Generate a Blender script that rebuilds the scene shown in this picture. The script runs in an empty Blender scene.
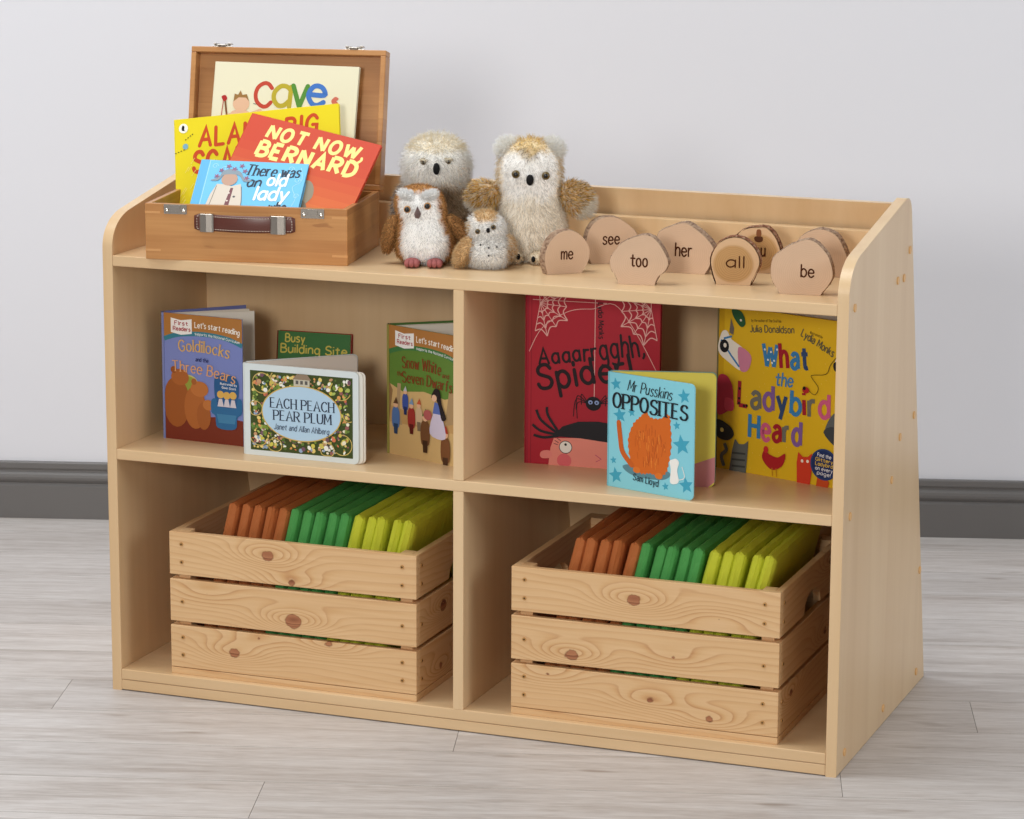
import bpy, bmesh, math, random
import numpy as np
from mathutils import Matrix, Vector, Euler

random.seed(7)
rng = np.random.default_rng(7)
scene = bpy.context.scene
COL = scene.collection
RAD = math.radians

# ------------------------------------------------------------------ camera, light, exposure
cam_data = bpy.data.cameras.new('camera')
cam = bpy.data.objects.new('camera', cam_data)
COL.objects.link(cam)
cam.location = (2.2915, -4.2301, 1.472)
cam.rotation_euler = (1.3623, -0.0048, 0.3638)
cam_data.sensor_fit = 'HORIZONTAL'
cam_data.sensor_width = 36.0
cam_data.lens = 36.0 * 3085.67 / 1024
cam_data.clip_end = 50
scene.camera = cam

world = bpy.data.worlds.new('studio')
scene.world = world
world.use_nodes = True
bg = world.node_tree.nodes['Background']
bg.inputs[0].default_value = (0.97, 0.985, 1.0, 1)
bg.inputs[1].default_value = 0.25


def area(name, loc, aim, size, power, color=(1, 1, 1)):
    l = bpy.data.lights.new(name, 'AREA')
    l.shape = 'DISK'
    l.size = size
    l.energy = power
    l.color = color
    o = bpy.data.objects.new(name, l)
    COL.objects.link(o)
    o.location = loc
    o.rotation_euler = (Vector(aim) - Vector(loc)).to_track_quat('-Z', 'Y').to_euler()
    return o


area('key_softbox', (1.1, -4.0, 1.6), (0.55, 0.3, 0.55), 0.8, 64, (1.0, 0.975, 0.94))
area('overhead_softbox', (-0.3, -0.5, 3.6), (0.2, -0.2, 0.4), 2.2, 72, (0.95, 0.98, 1.0))
area('left_softbox', (-2.7, -1.3, 2.3), (0.1, 1.3, 0.2), 1.5, 26, (0.97, 0.985, 1.0))
area('side_softbox', (4.6, -0.8, 2.0), (1.2, 0.9, 0.5), 1.8, 52, (0.95, 0.98, 1.0))

vs = scene.view_settings
vs.view_transform = 'Standard'
vs.look = 'None'
vs.exposure = 0.0
vs.gamma = 1.0
vs.use_curve_mapping = False
scene.cycles.max_bounces = 12
scene.cycles.diffuse_bounces = 8
scene.cycles.transmission_bounces = 12
scene.cycles.transparent_max_bounces = 48


# ------------------------------------------------------------------ colour and material helpers
def lin(c):
    return tuple((x / 255 / 12.92 if x / 255 <= 0.04045 else ((x / 255 + 0.055) / 1.055) ** 2.4) for x in c[:3])


class NT:
    """tiny node-tree writer"""
    def __init__(s, name):
        s.m = bpy.data.materials.new(name)
        s.m.use_nodes = True
        s.t = s.m.node_tree
        s.b = s.t.nodes['Principled BSDF']

    def n(s, kind, **props):
        ins = props.pop('ins', {})
        nd = s.t.nodes.new(kind)
        for k, v in props.items():
            setattr(nd, k, v)
        for k, v in ins.items():
            s.set(nd.inputs[k], v)
        return nd

    def set(s, sock, v):
        if hasattr(v, 'links'):
            s.t.links.new(v, sock)
        elif isinstance(v, (tuple, list)) and len(v) == 3 and sock.type == 'RGBA':
            sock.default_value = (*v, 1)
        else:
            sock.default_value = v

    def math(s, op, a, b=0.0, c=0.0):
        nd = s.n('ShaderNodeMath', operation=op)
        for i, v in enumerate((a, b, c)):
            s.set(nd.inputs[i], v)
        return nd.outputs[0]

    def coord(s, scale=(1, 1, 1), loc=(0, 0, 0), rot=(0, 0, 0), src=None):
        if src is None:
            src = s.n('ShaderNodeTexCoord').outputs['Object']
        mp = s.n('ShaderNodeMapping')
        s.t.links.new(src, mp.inputs[0])
        mp.inputs['Scale'].default_value = scale
        s.set(mp.inputs['Location'], loc)
        mp.inputs['Rotation'].default_value = rot
        return mp.outputs[0]

    def noise(s, vec, scale=1.0, detail=3.0, rough=0.5, dist=0.0):
        nd = s.n('ShaderNodeTexNoise')
        s.t.links.new(vec, nd.inputs['Vector'])
        nd.inputs['Scale'].default_value = scale
        nd.inputs['Detail'].default_value = detail
        nd.inputs['Roughness'].default_value = rough
        nd.inputs['Distortion'].default_value = dist
        return nd.outputs[0]

    def ramp(s, fac, stops):
        nd = s.n('ShaderNodeValToRGB')
        s.t.links.new(fac, nd.inputs[0])
        el = nd.color_ramp.elements
        while len(el) < len(stops):
            el.new(0.5)
        for e, (p, c) in zip(el, stops):
            e.position = p
            e.color = (*c, 1)
        return nd.outputs[0]

    def mix(s, fac, a, b, kind='MIX'):
        nd = s.n('ShaderNodeMix', data_type='RGBA', blend_type=kind)
        s.set(nd.inputs[0], fac)
        s.set(nd.inputs[6], a)
        s.set(nd.inputs[7], b)
        return nd.outputs[2]

    def bump(s, h, strength=0.1, dist=0.001):
        nd = s.n('ShaderNodeBump')
        s.t.links.new(h, nd.inputs['Height'])
        nd.inputs['Strength'].default_value = strength
        nd.inputs['Distance'].default_value = dist
        s.t.links.new(nd.outputs[0], s.b.inputs['Normal'])

    def done(s, color=None, rough=0.5, spec=0.5, metal=0.0, **kw):
        if color is not None:
            s.set(s.b.inputs['Base Color'], color)
        s.set(s.b.inputs['Roughness'], rough)
        s.b.inputs['Specular IOR Level'].default_value = spec
        s.b.inputs['Metallic'].default_value = metal
        for k, v in kw.items():
            s.set(s.b.inputs[k], v)
        return s.m


def maple(name, axis):
    """pale laminate, fine straight grain along the given axis"""
    n = NT(name)
    along, across = 1.6, 38.0
    sc = [across] * 3
    sc[axis] = along
    v = n.coord(tuple(sc))
    fine = n.noise(v, 1.0, 4, 0.6)
    sc2 = [9.0] * 3
    sc2[axis] = 0.9
    v2 = n.coord(tuple(sc2), loc=(3.1, 1.7, 0.4))
    broad = n.noise(v2, 1.0, 2, 0.5, 0.6)
    c1 = n.ramp(fine, [(0.30, lin((211, 177, 132))), (0.72, lin((224, 193, 152)))])
    c2 = n.ramp(broad, [(0.30, lin((208, 172, 128))), (0.68, lin((226, 197, 156)))])
    col = n.mix(0.5, c1, c2)
    return n.done(col, 0.30, 0.5)


MAPLE_V = maple('maple_upright', 2)
MAPLE_H = maple('maple_level', 0)


def pine():
    """planed pine: growth-ring lines that run along the board and bend round up to three knots
    (object properties knot_a, knot_b, knot_c = position along, position across, strength)"""
    n = NT('planed_pine')
    tc = n.n('ShaderNodeTexCoord').outputs['Object']
    sep = n.n('ShaderNodeSeparateXYZ')
    n.t.links.new(tc, sep.inputs[0])
    seed = n.n('ShaderNodeAttribute', attribute_type='OBJECT', attribute_name='seed').outputs['Fac']
    off = n.n('ShaderNodeCombineXYZ')
    for i in range(3):
        n.t.links.new(seed, off.inputs[i])
    warp = n.noise(n.coord((1.3, 7, 7), loc=off.outputs[0], src=tc), 1.0, 2, 0.5)
    warp2 = n.noise(n.coord((12, 60, 60), loc=off.outputs[0], src=tc), 1.0, 2, 0.5)
    field = n.math('MULTIPLY', sep.outputs[2], 95.0)
    field = n.math('ADD', field, n.math('MULTIPLY', warp, 7.5))
    field = n.math('ADD', field, n.math('MULTIPLY', warp2, 0.55))
    core = deep = near = None
    for k in ('knot_a', 'knot_b', 'knot_c'):
        at = n.n('ShaderNodeAttribute', attribute_type='OBJECT', attribute_name=k).outputs['Vector']
        ks = n.n('ShaderNodeSeparateXYZ')
        n.t.links.new(at, ks.inputs[0])
        dx = n.math('SUBTRACT', sep.outputs[0], ks.outputs[0])
        dz = n.math('SUBTRACT', sep.outputs[2], ks.outputs[1])
        st = ks.outputs[2]
        q = n.math('ADD', n.math('POWER', n.math('ABSOLUTE', n.math('MULTIPLY', dx, 17.0)), 2.0), n.math('POWER', n.math('ABSOLUTE', n.math('MULTIPLY', dz, 52.0)), 2.0))
        g = n.math('EXPONENT', n.math('MULTIPLY', q, -1.0))
        near = g if near is None else n.math('ADD', near, g)
        field = n.math('ADD', field, n.math('MULTIPLY', g, n.math('MULTIPLY', st, 5.5)))
        r = n.math('SQRT', n.math('ADD', n.math('POWER', n.math('ABSOLUTE', n.math('MULTIPLY', dx, 0.78)), 2.0), n.math('POWER', n.math('ABSOLUTE', dz), 2.0)))
        wob = n.math('MULTIPLY', n.noise(n.coord((90, 90, 90), src=tc), 1.0, 3, 0.6), 0.0075)
        ed = n.math('SUBTRACT', n.math('ADD', n.math('MULTIPLY', n.math('ABSOLUTE', st), 0.0118), 0.0), n.math('ADD', r, wob))
        c = n.math('MULTIPLY', ed, 500.0)
        cl = n.n('ShaderNodeClamp')
        n.t.links.new(c, cl.inputs[0])
        cl = cl.outputs[0]
        core = cl if core is None else n.math('MAXIMUM', core, cl)
        deep = ed if deep is None else n.math('MAXIMUM', deep, ed)
    ring = n.math('FRACT', field)
    col = n.ramp(ring, [(0.0, lin((222, 185, 140))), (0.50, lin((218, 179, 130))), (0.78, lin((202, 152, 98))), (0.93, lin((174, 114, 64))), (1.0, lin((220, 182, 136)))])
    calm = n.math('SUBTRACT', 0.55, n.math('MULTIPLY', near, 0.9))
    cl2 = n.n('ShaderNodeClamp')
    n.t.links.new(calm, cl2.inputs[0])
    col = n.mix(cl2.outputs[0], col, lin((222, 183, 135)))
    fine = n.noise(n.coord((6, 160, 160), loc=off.outputs[0], src=tc), 1.0, 3, 0.6)
    col = n.mix(0.42, col, n.ramp(fine, [(0.3, lin((206, 163, 115))), (0.7, lin((224, 188, 143)))]))
    kr = n.math('FRACT', n.math('MULTIPLY', field, 0.9))
    kc = n.ramp(kr, [(0.0, lin((182, 124, 86))), (0.6, lin((160, 102, 70))), (1.0, lin((118, 70, 46)))])
    kc = n.mix(n.ramp(n.math('MULTIPLY', deep, 400.0), [(0.0, (1, 1, 1)), (0.5, (1, 1, 1)), (1.0, (0, 0, 0))]), kc, lin((120, 66, 38)))
    col = n.mix(core, col, kc)
    n.bump(fine, 0.12, 0.0006)
    return n.done(col, 0.55, 0.3)


PINE = pine()


def bamboo():
    n = NT('bamboo_board')
    tc = n.n('ShaderNodeTexCoord').outputs['Object']
    sep = n.n('ShaderNodeSeparateXYZ')
    n.t.links.new(tc, sep.inputs[0])
    strip = n.math('FLOOR', n.math('MULTIPLY', sep.outputs[2], 52.0))
    wn = n.n('ShaderNodeTexWhiteNoise', noise_dimensions='1D')
    n.t.links.new(strip, wn.inputs['W'])
    comb = n.n('ShaderNodeCombineXYZ')
    n.t.links.new(n.math('MULTIPLY', wn.outputs[0], 40.0), comb.inputs[0])
    fine = n.noise(n.coord((7, 7, 260), loc=comb.outputs[0], src=tc), 1.0, 3, 0.6)
    broad = n.noise(n.coord((5, 5, 40), loc=comb.outputs[0], src=tc), 1.0, 2, 0.5)
    c = n.ramp(fine, [(0.3, lin((176, 119, 64))), (0.7, lin((199, 144, 86)))])
    c = n.mix(0.45, c, n.ramp(broad, [(0.3, lin((160, 101, 52))), (0.7, lin((208, 155, 97)))]))
    tint = n.ramp(wn.outputs[0], [(0.0, lin((168, 111, 60))), (1.0, lin((204, 149, 91)))])
    c = n.mix(0.35, c, tint)
    node = n.noise(n.coord((24, 24, 75), loc=comb.outputs[0], src=tc), 1.0, 1, 0.5)
    c = n.mix(n.ramp(node, [(0.70, (0, 0, 0)), (0.76, (0.6, 0.6, 0.6))]), c, lin((150, 96, 52)))
    return n.done(c, 0.38, 0.45)


BAMBOO = bamboo()


def plain(name, rgb, rough=0.5, spec=0.5, metal=0.0, **kw):
    return NT(name).done(lin(rgb), rough, spec, metal, **kw)


def colour_attr(name, rough, spec, **kw):
    n = NT(name)
    a = n.n('ShaderNodeVertexColor', layer_name='Col')
    return n.done(a.outputs[0], rough, spec, **kw)


PRINT = colour_attr('printed_cover', 0.38, 0.22)
PAPER = colour_attr('uncoated_paper', 0.8, 0.2)
def fur_mat():
    # wispy fibres: partly see-through, whatever looks at them
    n = NT('plush_pile')
    a = n.n('ShaderNodeVertexColor', layer_name='Col')
    n.done(a.outputs[0], 0.85, 0.1)
    tr = n.n('ShaderNodeBsdfTransparent')
    mx = n.n('ShaderNodeMixShader')
    mx.inputs[0].default_value = 0.45
    n.t.links.new(n.b.outputs[0], mx.inputs[1])
    n.t.links.new(tr.outputs[0], mx.inputs[2])
    n.t.links.new(mx.outputs[0], n.t.nodes['Material Output'].inputs[0])
    return n.m


FUR = fur_mat()
FELT = colour_attr('short_felt', 0.95, 0.1)


def pad_cloth():
    n = NT('coated_nylon')
    a = n.n('ShaderNodeVertexColor', layer_name='Col')
    w = n.noise(n.coord((70, 60, 22)), 1.0, 3, 0.6, 1.0)
    n.bump(w, 0.6, 0.004)
    return n.done(a.outputs[0], 0.62, 0.25)


PAD = pad_cloth()
METAL = plain('nickel_plated_steel', (196, 188, 178), 0.25, 0.5, 1.0)
SCREW = plain('brass_screw', (196, 150, 92), 0.45, 0.5, 0.6)
HOLE = plain('dark_recess', (70, 52, 38), 0.8, 0.2)
LEATHER = None


def leather():
    n = NT('brown_leather')
    w = n.noise(n.coord((300, 300, 300)), 1.0, 2)
    n.bump(w, 0.15, 0.0005)
    return n.done(lin((92, 46, 36)), 0.36, 0.5)


LEATHER = leather()
THREAD = plain('pale_thread', (226, 214, 196), 0.8, 0.2)
DOWEL = plain('beech_plug', (226, 178, 118), 0.45, 0.4)
BLACK = plain('black_glossy_bead', (14, 13, 14), 0.15, 0.6)
CLAW = plain('black_felt', (22, 21, 22), 0.8, 0.2)
AMBER = plain('olive_iris', (98, 78, 30), 0.3, 0.5)
PINK = plain('dusty_pink_felt', (158, 94, 92), 0.95, 0.1)
BEAKGREY = plain('grey_brown_beak', (104, 84, 82), 0.6, 0.3)
BURN = plain('burnt_letter', (74, 38, 20), 0.8, 0.1)


def slice_wood(name, pale, ring, rim, strength, rimw):
    """end grain: rings about the object's own centre"""
    n = NT(name)
    tc = n.n('ShaderNodeTexCoord').outputs['Object']
    v = n.coord((1, 0, 1.08), loc=(0, 0, -0.034), src=tc)
    ln = n.n('ShaderNodeVectorMath', operation='LENGTH')
    n.t.links.new(v, ln.inputs[0])
    wob = n.noise(n.coord((30, 30, 30), src=tc), 1.0, 2, 0.5)
    r = n.math('ADD', ln.outputs['Value'], n.math('MULTIPLY', wob, 0.007))
    ring_f = n.math('FRACT', n.math('MULTIPLY', r, 330.0))
    blotch = n.noise(n.coord((45, 45, 45), src=tc), 1.0, 3, 0.6)
    base = n.ramp(blotch, [(0.3, pale), (0.7, tuple(x * 1.06 for x in pale))])
    c = n.mix(n.math('MULTIPLY', n.math('POWER', ring_f, 3.0), strength), base, ring)
    inner = n.ramp(r, [(0.0, (1, 1, 1)), (rimw, (1, 1, 1)), (rimw + 0.004, (0, 0, 0))])
    c = n.mix(inner, rim, c)
    return n.done(c, 0.7, 0.25)


SLICE_PALE = slice_wood('pale_end_grain', lin((205, 174, 146)), lin((184, 149, 120)), lin((203, 171, 142)), 0.4, 0.06)
SLICE_RINGED = slice_wood('ringed_end_grain', lin((188, 148, 98)), lin((160, 116, 74)), lin((210, 174, 136)), 0.8, 0.0315)


def bark(name, a, b):
    n = NT(name)
    w = n.noise(n.coord((240, 90, 240)), 1.0, 4, 0.6)
    n.bump(w, 0.8, 0.004)
    return n.done(n.ramp(w, [(0.35, lin(a)), (0.5, lin(b)), (0.74, lin((196, 172, 146)))]), 0.85, 0.2)


BARK = bark('birch_bark', (122, 94, 74), (160, 131, 108))
BARK_RED = bark('red_bark', (92, 50, 32), (140, 88, 58))


def floor_mat():
    n = NT('grey_wood_planks')
    at = n.n('ShaderNodeVertexColor', layer_name='Col')
    sp = n.n('ShaderNodeSeparateColor')
    n.t.links.new(at.outputs[0], sp.inputs[0])
    rnd = sp.outputs[0]
    comb = n.n('ShaderNodeCombineXYZ')
    n.t.links.new(n.math('MULTIPLY', rnd, 37.0), comb.inputs[0])
    n.t.links.new(n.math('MULTIPLY', rnd, 91.0), comb.inputs[1])
    big = n.noise(n.coord((1.5, 15, 1), loc=comb.outputs[0]), 1.0, 4, 0.6, 1.4)
    mid = n.noise(n.coord((4.5, 55, 1), loc=comb.outputs[0]), 1.0, 5, 0.68, 0.8)
    fine = n.noise(n.coord((22, 330, 1), loc=comb.outputs[0]), 1.0, 4, 0.7)
    c = n.ramp(big, [(0.34, lin((146, 133, 125))), (0.45, lin((182, 173, 167))), (0.52, lin((197, 190, 186))), (0.72, lin((207, 203, 201)))])
    c = n.mix(0.55, c, n.ramp(mid, [(0.30, lin((148, 136, 127))), (0.45, lin((186, 178, 172))), (0.64, lin((211, 207, 204)))]))
    c = n.mix(0.34, c, n.ramp(fine, [(0.32, lin((150, 139, 131))), (0.62, lin((209, 204, 200)))]))
    knot = n.noise(n.coord((7, 26, 1), loc=comb.outputs[0]), 1.0, 1, 0.5)
    c = n.mix(n.ramp(knot, [(0.70, (0, 0, 0)), (0.80, (0.6, 0.6, 0.6))]), c, lin((132, 116, 104)))
    val = n.math('ADD', 0.93, n.math('MULTIPLY', sp.outputs[1], 0.13))
    hs = n.n('ShaderNodeHueSaturation', ins={'Value': val})
    n.t.links.new(c, hs.inputs['Color'])
    n.bump(fine, 0.15, 0.0006)
    return n.done(hs.outputs[0], 0.48, 0.35)


FLOOR = floor_mat()
GROOVE = plain('plank_joint', (134, 126, 119), 0.8, 0.2)


def wall_mat():
    n = NT('white_wall_paint')
    w = n.noise(n.coord((60, 60, 60)), 1.0, 3)
    n.bump(w, 0.05, 0.001)
    return n.done(lin((224, 224, 229)), 0.75, 0.2)


WALL = wall_mat()
SKIRT = plain('grey_gloss_paint', (106, 103, 101), 0.38, 0.5)


# ------------------------------------------------------------------ object helpers
def link(o, parent=None, M=None):
    COL.objects.link(o)
    if parent is not None:
        o.parent = parent
    if M is not None:
        o.matrix_local = M
    return o


def empty(name, loc, label, cat, group=None, rz=0.0):
    o = bpy.data.objects.new(name, None)
    o.empty_display_size = 0.02
    link(o)
    o.location = loc
    o.rotation_euler = (0, 0, rz)
    tag(o, label, cat, group)
    return o


def tag(o, label, cat, group=None):
    o['label'] = label
    o['category'] = cat
    if group:
        o['group'] = group
    return o


def mesh(name, verts, faces, mats, parent=None, M=None, cols=None, idx=None, smooth=False):
    me = bpy.data.meshes.new(name)
    me.from_pydata([tuple(v) for v in verts], [], [tuple(f) for f in faces])
    for m in (mats if isinstance(mats, (list, tuple)) else [mats]):
        me.materials.append(m)
    if idx is not None:
        me.polygons.foreach_set('material_index', np.array(idx, dtype=np.int32))
    if cols is not None:
        ca = me.color_attributes.new('Col', 'FLOAT_COLOR', 'CORNER')
        n = np.array([len(f) for f in faces])
        arr = np.repeat(np.array([(*c, 1.0) for c in cols], dtype=np.float32), n, axis=0)
        ca.data.foreach_set('color', arr.ravel())
    if smooth:
        me.polygons.foreach_set('use_smooth', np.ones(len(me.polygons), dtype=bool))
    me.update()
    return link(bpy.data.objects.new(name, me), parent, M)


def from_bm(name, bm, mats, parent=None, M=None, col=None, smooth=False):
    me = bpy.data.meshes.new(name)
    bmesh.ops.recalc_face_normals(bm, faces=bm.faces)
    bm.to_mesh(me)
    bm.free()
    for m in (mats if isinstance(mats, (list, tuple)) else [mats]):
        me.materials.append(m)
    if col is not None:
        ca = me.color_attributes.new('Col', 'FLOAT_COLOR', 'CORNER')
        arr = np.tile(np.array([*col, 1.0], dtype=np.float32), len(me.loops))
        ca.data.foreach_set('color', arr)
    if smooth:
        me.polygons.foreach_set('use_smooth', np.ones(len(me.polygons), dtype=bool))
    return link(bpy.data.objects.new(name, me), parent, M)


def bx(bm, x0, x1, y0, y1, z0, z1, bev=0.0, seg=2):
    r = bmesh.ops.create_cube(bm, size=1.0, matrix=Matrix.Translation(((x0 + x1) / 2, (y0 + y1) / 2, (z0 + z1) / 2)) @ Matrix.Diagonal((x1 - x0, y1 - y0, z1 - z0, 1)))
    if bev:
        es = list({e for v in r['verts'] for e in v.link_edges})
        bmesh.ops.bevel(bm, geom=es, offset=bev, segments=seg, affect='EDGES', profile=0.5)
    return bm


def prism(bm, pts, axis, a, b, bev=0.0, seg=2):
    """extrude a 2-D outline along an axis: axis 0 -> pts are (y,z); 1 -> (x,z); 2 -> (x,y)"""
    def p3(p, t):
        return ((t, p[0], p[1]), (p[0], t, p[1]), (p[0], p[1], t))[axis]
    va = [bm.verts.new(p3(p, a)) for p in pts]
    vb = [bm.verts.new(p3(p, b)) for p in pts]
    n = len(pts)
    fa = bm.faces.new(va)
    fb = bm.faces.new(list(reversed(vb)))
    for i in range(n):
        bm.faces.new((va[i], vb[i], vb[(i + 1) % n], va[(i + 1) % n]))
    if bev:
        es = list(set(fa.edges) | set(fb.edges))
        bmesh.ops.bevel(bm, geom=es, offset=bev, segments=seg, affect='EDGES', profile=0.5)
    return bm


def box(name, x0, x1, y0, y1, z0, z1, mat, parent=None, M=None, bev=0.0, seg=2, col=None):
    return from_bm(name, bx(bmesh.new(), x0, x1, y0, y1, z0, z1, bev, seg), mat, parent, M, col)


def cyl(bm, c, axis, r, h, n=16, r2=None):
    """disc-capped cylinder centred at c along the axis vector"""
    q = Vector(axis).to_track_quat('Z', 'Y').to_matrix().to_4x4()
    bmesh.ops.create_cone(bm, cap_ends=True, segments=n, radius1=r, radius2=r if r2 is None else r2, depth=h, matrix=Matrix.Translation(c) @ q)
    return bm


def ball(bm, c, rx, ry, rz, n=16, rot=None):
    m = Matrix.Translation(c) @ (rot.to_matrix().to_4x4() if rot else Matrix.Identity(4)) @ Matrix.Diagonal((rx, ry, rz, 1))
    bmesh.ops.create_uvsphere(bm, u_segments=n, v_segments=max(8, n // 2 + 2), radius=1.0, matrix=m)
    return bm


def catmull(p, sub=5):
    if len(p) < 3:
        return p
    closed = (p[0] == p[-1])
    q = [p[-2]] + p + [p[1]] if closed else [p[0]] + p + [p[-1]]
    out = []
    for i in range(1, len(q) - 2):
        a, b, c, d = q[i - 1:i + 3]
        for k in range(sub):
            t = k / sub
            out.append(tuple(0.5 * (2 * b[j] + (c[j] - a[j]) * t + (2 * a[j] - 5 * b[j] + 4 * c[j] - d[j]) * t * t + (3 * b[j] - a[j] - 3 * c[j] + d[j]) * t ** 3) for j in (0, 1)))
    out.append(p[-1])
    return out


def structure(o):
    o['kind'] = 'structure'
    return o


# ------------------------------------------------------------------ room: wall-aligned frame, turned 17 degrees from the unit
WA = RAD(16.96)
ROOM = Matrix.Translation((0.9774, 1.4775, 0)) @ Matrix.Rotation(WA, 4, 'Z')


def build_room():
    structure(box('wall_back', -4.2, 3.6, 0.0, 0.1, 0.0, 2.7, WALL, None, ROOM))
    prof = [(0, 0), (-0.018, 0), (-0.018, 0.0695), (-0.016, 0.0705), (-0.011, 0.0725), (-0.0105, 0.074), (-0.0125, 0.0775), (-0.0145, 0.082),
            (-0.0150, 0.087), (-0.0140, 0.0925), (-0.0115, 0.0965), (-0.0085, 0.0985), (-0.0080, 0.1005), (-0.0085, 0.1045), (-0.0115, 0.1055), (-0.0115, 0.1165), (-0.0095, 0.1185), (0, 0.1185)]
    prof = [(y, z * 0.945) for y, z in prof]
    structure(from_bm('baseboard_back', prism(bmesh.new(), prof, 0, -4.2, 3.6), SKIRT, None, ROOM))
    # floor planks in the wall's direction; rows and end joints where the photo shows them
    FM = Matrix.Rotation(WA, 4, 'Z')
    pitch, v0 = 0.1605, 0.0462
    wall_v = -0.2917 * 0.9774 + 0.9565 * 1.4775
    joints = {0: -0.0751, -1: 0.574, -2: 1.1545, -3: 0.311, 1: 0.46}
    V, F, C, I = [], [], [], []
    rr = random.Random(3)
    L = 1.449
    for row in range(-26, 10):
        a = v0 + (row - 1) * pitch
        b = a + pitch
        if a > wall_v + 0.05:
            break
        j = joints.get(row, rr.uniform(0.45, 0.8) if row > 0 else rr.uniform(0, L))
        u = j - L * math.ceil((j + 4.5) / L)
        while u < 4.4:
            g = 0.00038
            k = len(V)
            V += [(u + g, a + g, 0), (u + L - g, a + g, 0), (u + L - g, b - g, 0), (u + g, b - g, 0)]
            V += [(u, a, -0.0015), (u + L, a, -0.0015), (u + L, b, -0.0015), (u, b, -0.0015)]
            c = (rr.random(), rr.random(), 0)
            F.append((k, k + 1, k + 2, k + 3)); C.append(c); I.append(0)
            for q in range(4):
                p = (q + 1) % 4
                F.append((k + 4 + q, k + 4 + p, k + p, k + q)); C.append(c); I.append(1)
            u += L
    structure(mesh('floor', V, F, [FLOOR, GROOVE], None, FM, C, I))


build_room()

# ------------------------------------------------------------------ the bookcase
W, T = 1.2, 0.017
ZB, ZM, ZT = 0.0356, 0.3976, 0.7074
YB = 0.325


def build_bookcase():
    root = empty('bookcase', (0, 0, 0), 'wide pale maple open bookcase with four compartments standing on the floor', 'bookcase')
    out = [(0, 0), (0.5549, 0), (0.3712, 0.776), (0.3676, 0.7925), (0.3625, 0.8045), (0.3545, 0.8125), (0.344, 0.8170), (0.331, 0.8182),
           (0.075, 0.7745), (0.056, 0.7712), (0.040, 0.7665), (0.0255, 0.7595), (0.0140, 0.7505), (0.0055, 0.7395), (0.0010, 0.727), (0, 0.715)]
    k0, k1, k2 = out[:2], out[2:8], out[8:]
    out = k0 + catmull(k1, 4) + catmull(k2, 4)
    pins = [(0.361, 0.735), (0.289, 0.6985), (0.3277, 0.6965), (0.4232, 0.4639), (0.3341, 0.4467), (0.2881, 0.3886), (0.4974, 0.194), (0.4959, 0.0245), (0.278, 0.0263),
            (0.033, 0.6985), (0.0384, 0.3886), (0.045, 0.0263)]
    for x0, sgn in ((0.0, -1), (W - T, 1)):
        p = from_bm('side_panel', prism(bmesh.new(), out, 0, x0, x0 + T, 0.0016), MAPLE_V, root)
        xo = x0 if sgn < 0 else x0 + T
        for y, z in pins:
            bm = cyl(bmesh.new(), (xo + sgn * 0.0006, y, z), (1, 0, 0), 0.0062, 0.0022, 20)
            bmesh.ops.bevel(bm, geom=[e for e in bm.edges if e.calc_length() < 0.0021], offset=0.0003, segments=1, affect='EDGES')
            from_bm('screw_plug', bm, DOWEL, p)
    i0, i1 = T, W - T
    for z, d in ((ZT, YB), (ZM, YB), (ZB, 0.522)):
        box('shelf', i0, i1, 0.0, d, z - T, z, MAPLE_H, root, None, 0.0014)
    box('plinth', i0, i1, 0.0005, 0.0185, 0.0015, ZB - T - 0.0006, MAPLE_H, root, None, 0.0012)
    xd = 0.5906
    box('divider', xd, xd + T, 0.0, YB, ZM, ZT - T, MAPLE_V, root, None, 0.0012)
    yd = lambda z: 0.5549 - 0.2366 * z - 0.0215
    from_bm('divider', prism(bmesh.new(), [(0, ZB), (yd(ZB), ZB), (yd(ZM - T), ZM - T), (0, ZM - T)], 0, xd, xd + T, 0.0012), MAPLE_V, root)
    box('back_panel', i0, i1, YB, YB + T, ZM - T, 0.7662, MAPLE_V, root, None, 0.0012)
    # sloped rear board that follows the back edge and stands up as the top rail
    f = lambda z: 0.5549 - 0.2366 * z - 0.0205
    rear = [(f(0.02), 0.02), (f(0.02) + 0.0175, 0.02), (f(0.8075) + 0.0175, 0.8075), (f(0.8075), 0.8075)]
    from_bm('rear_panel', prism(bmesh.new(), rear, 0, i0, i1), MAPLE_V, root)


build_bookcase()


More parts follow.
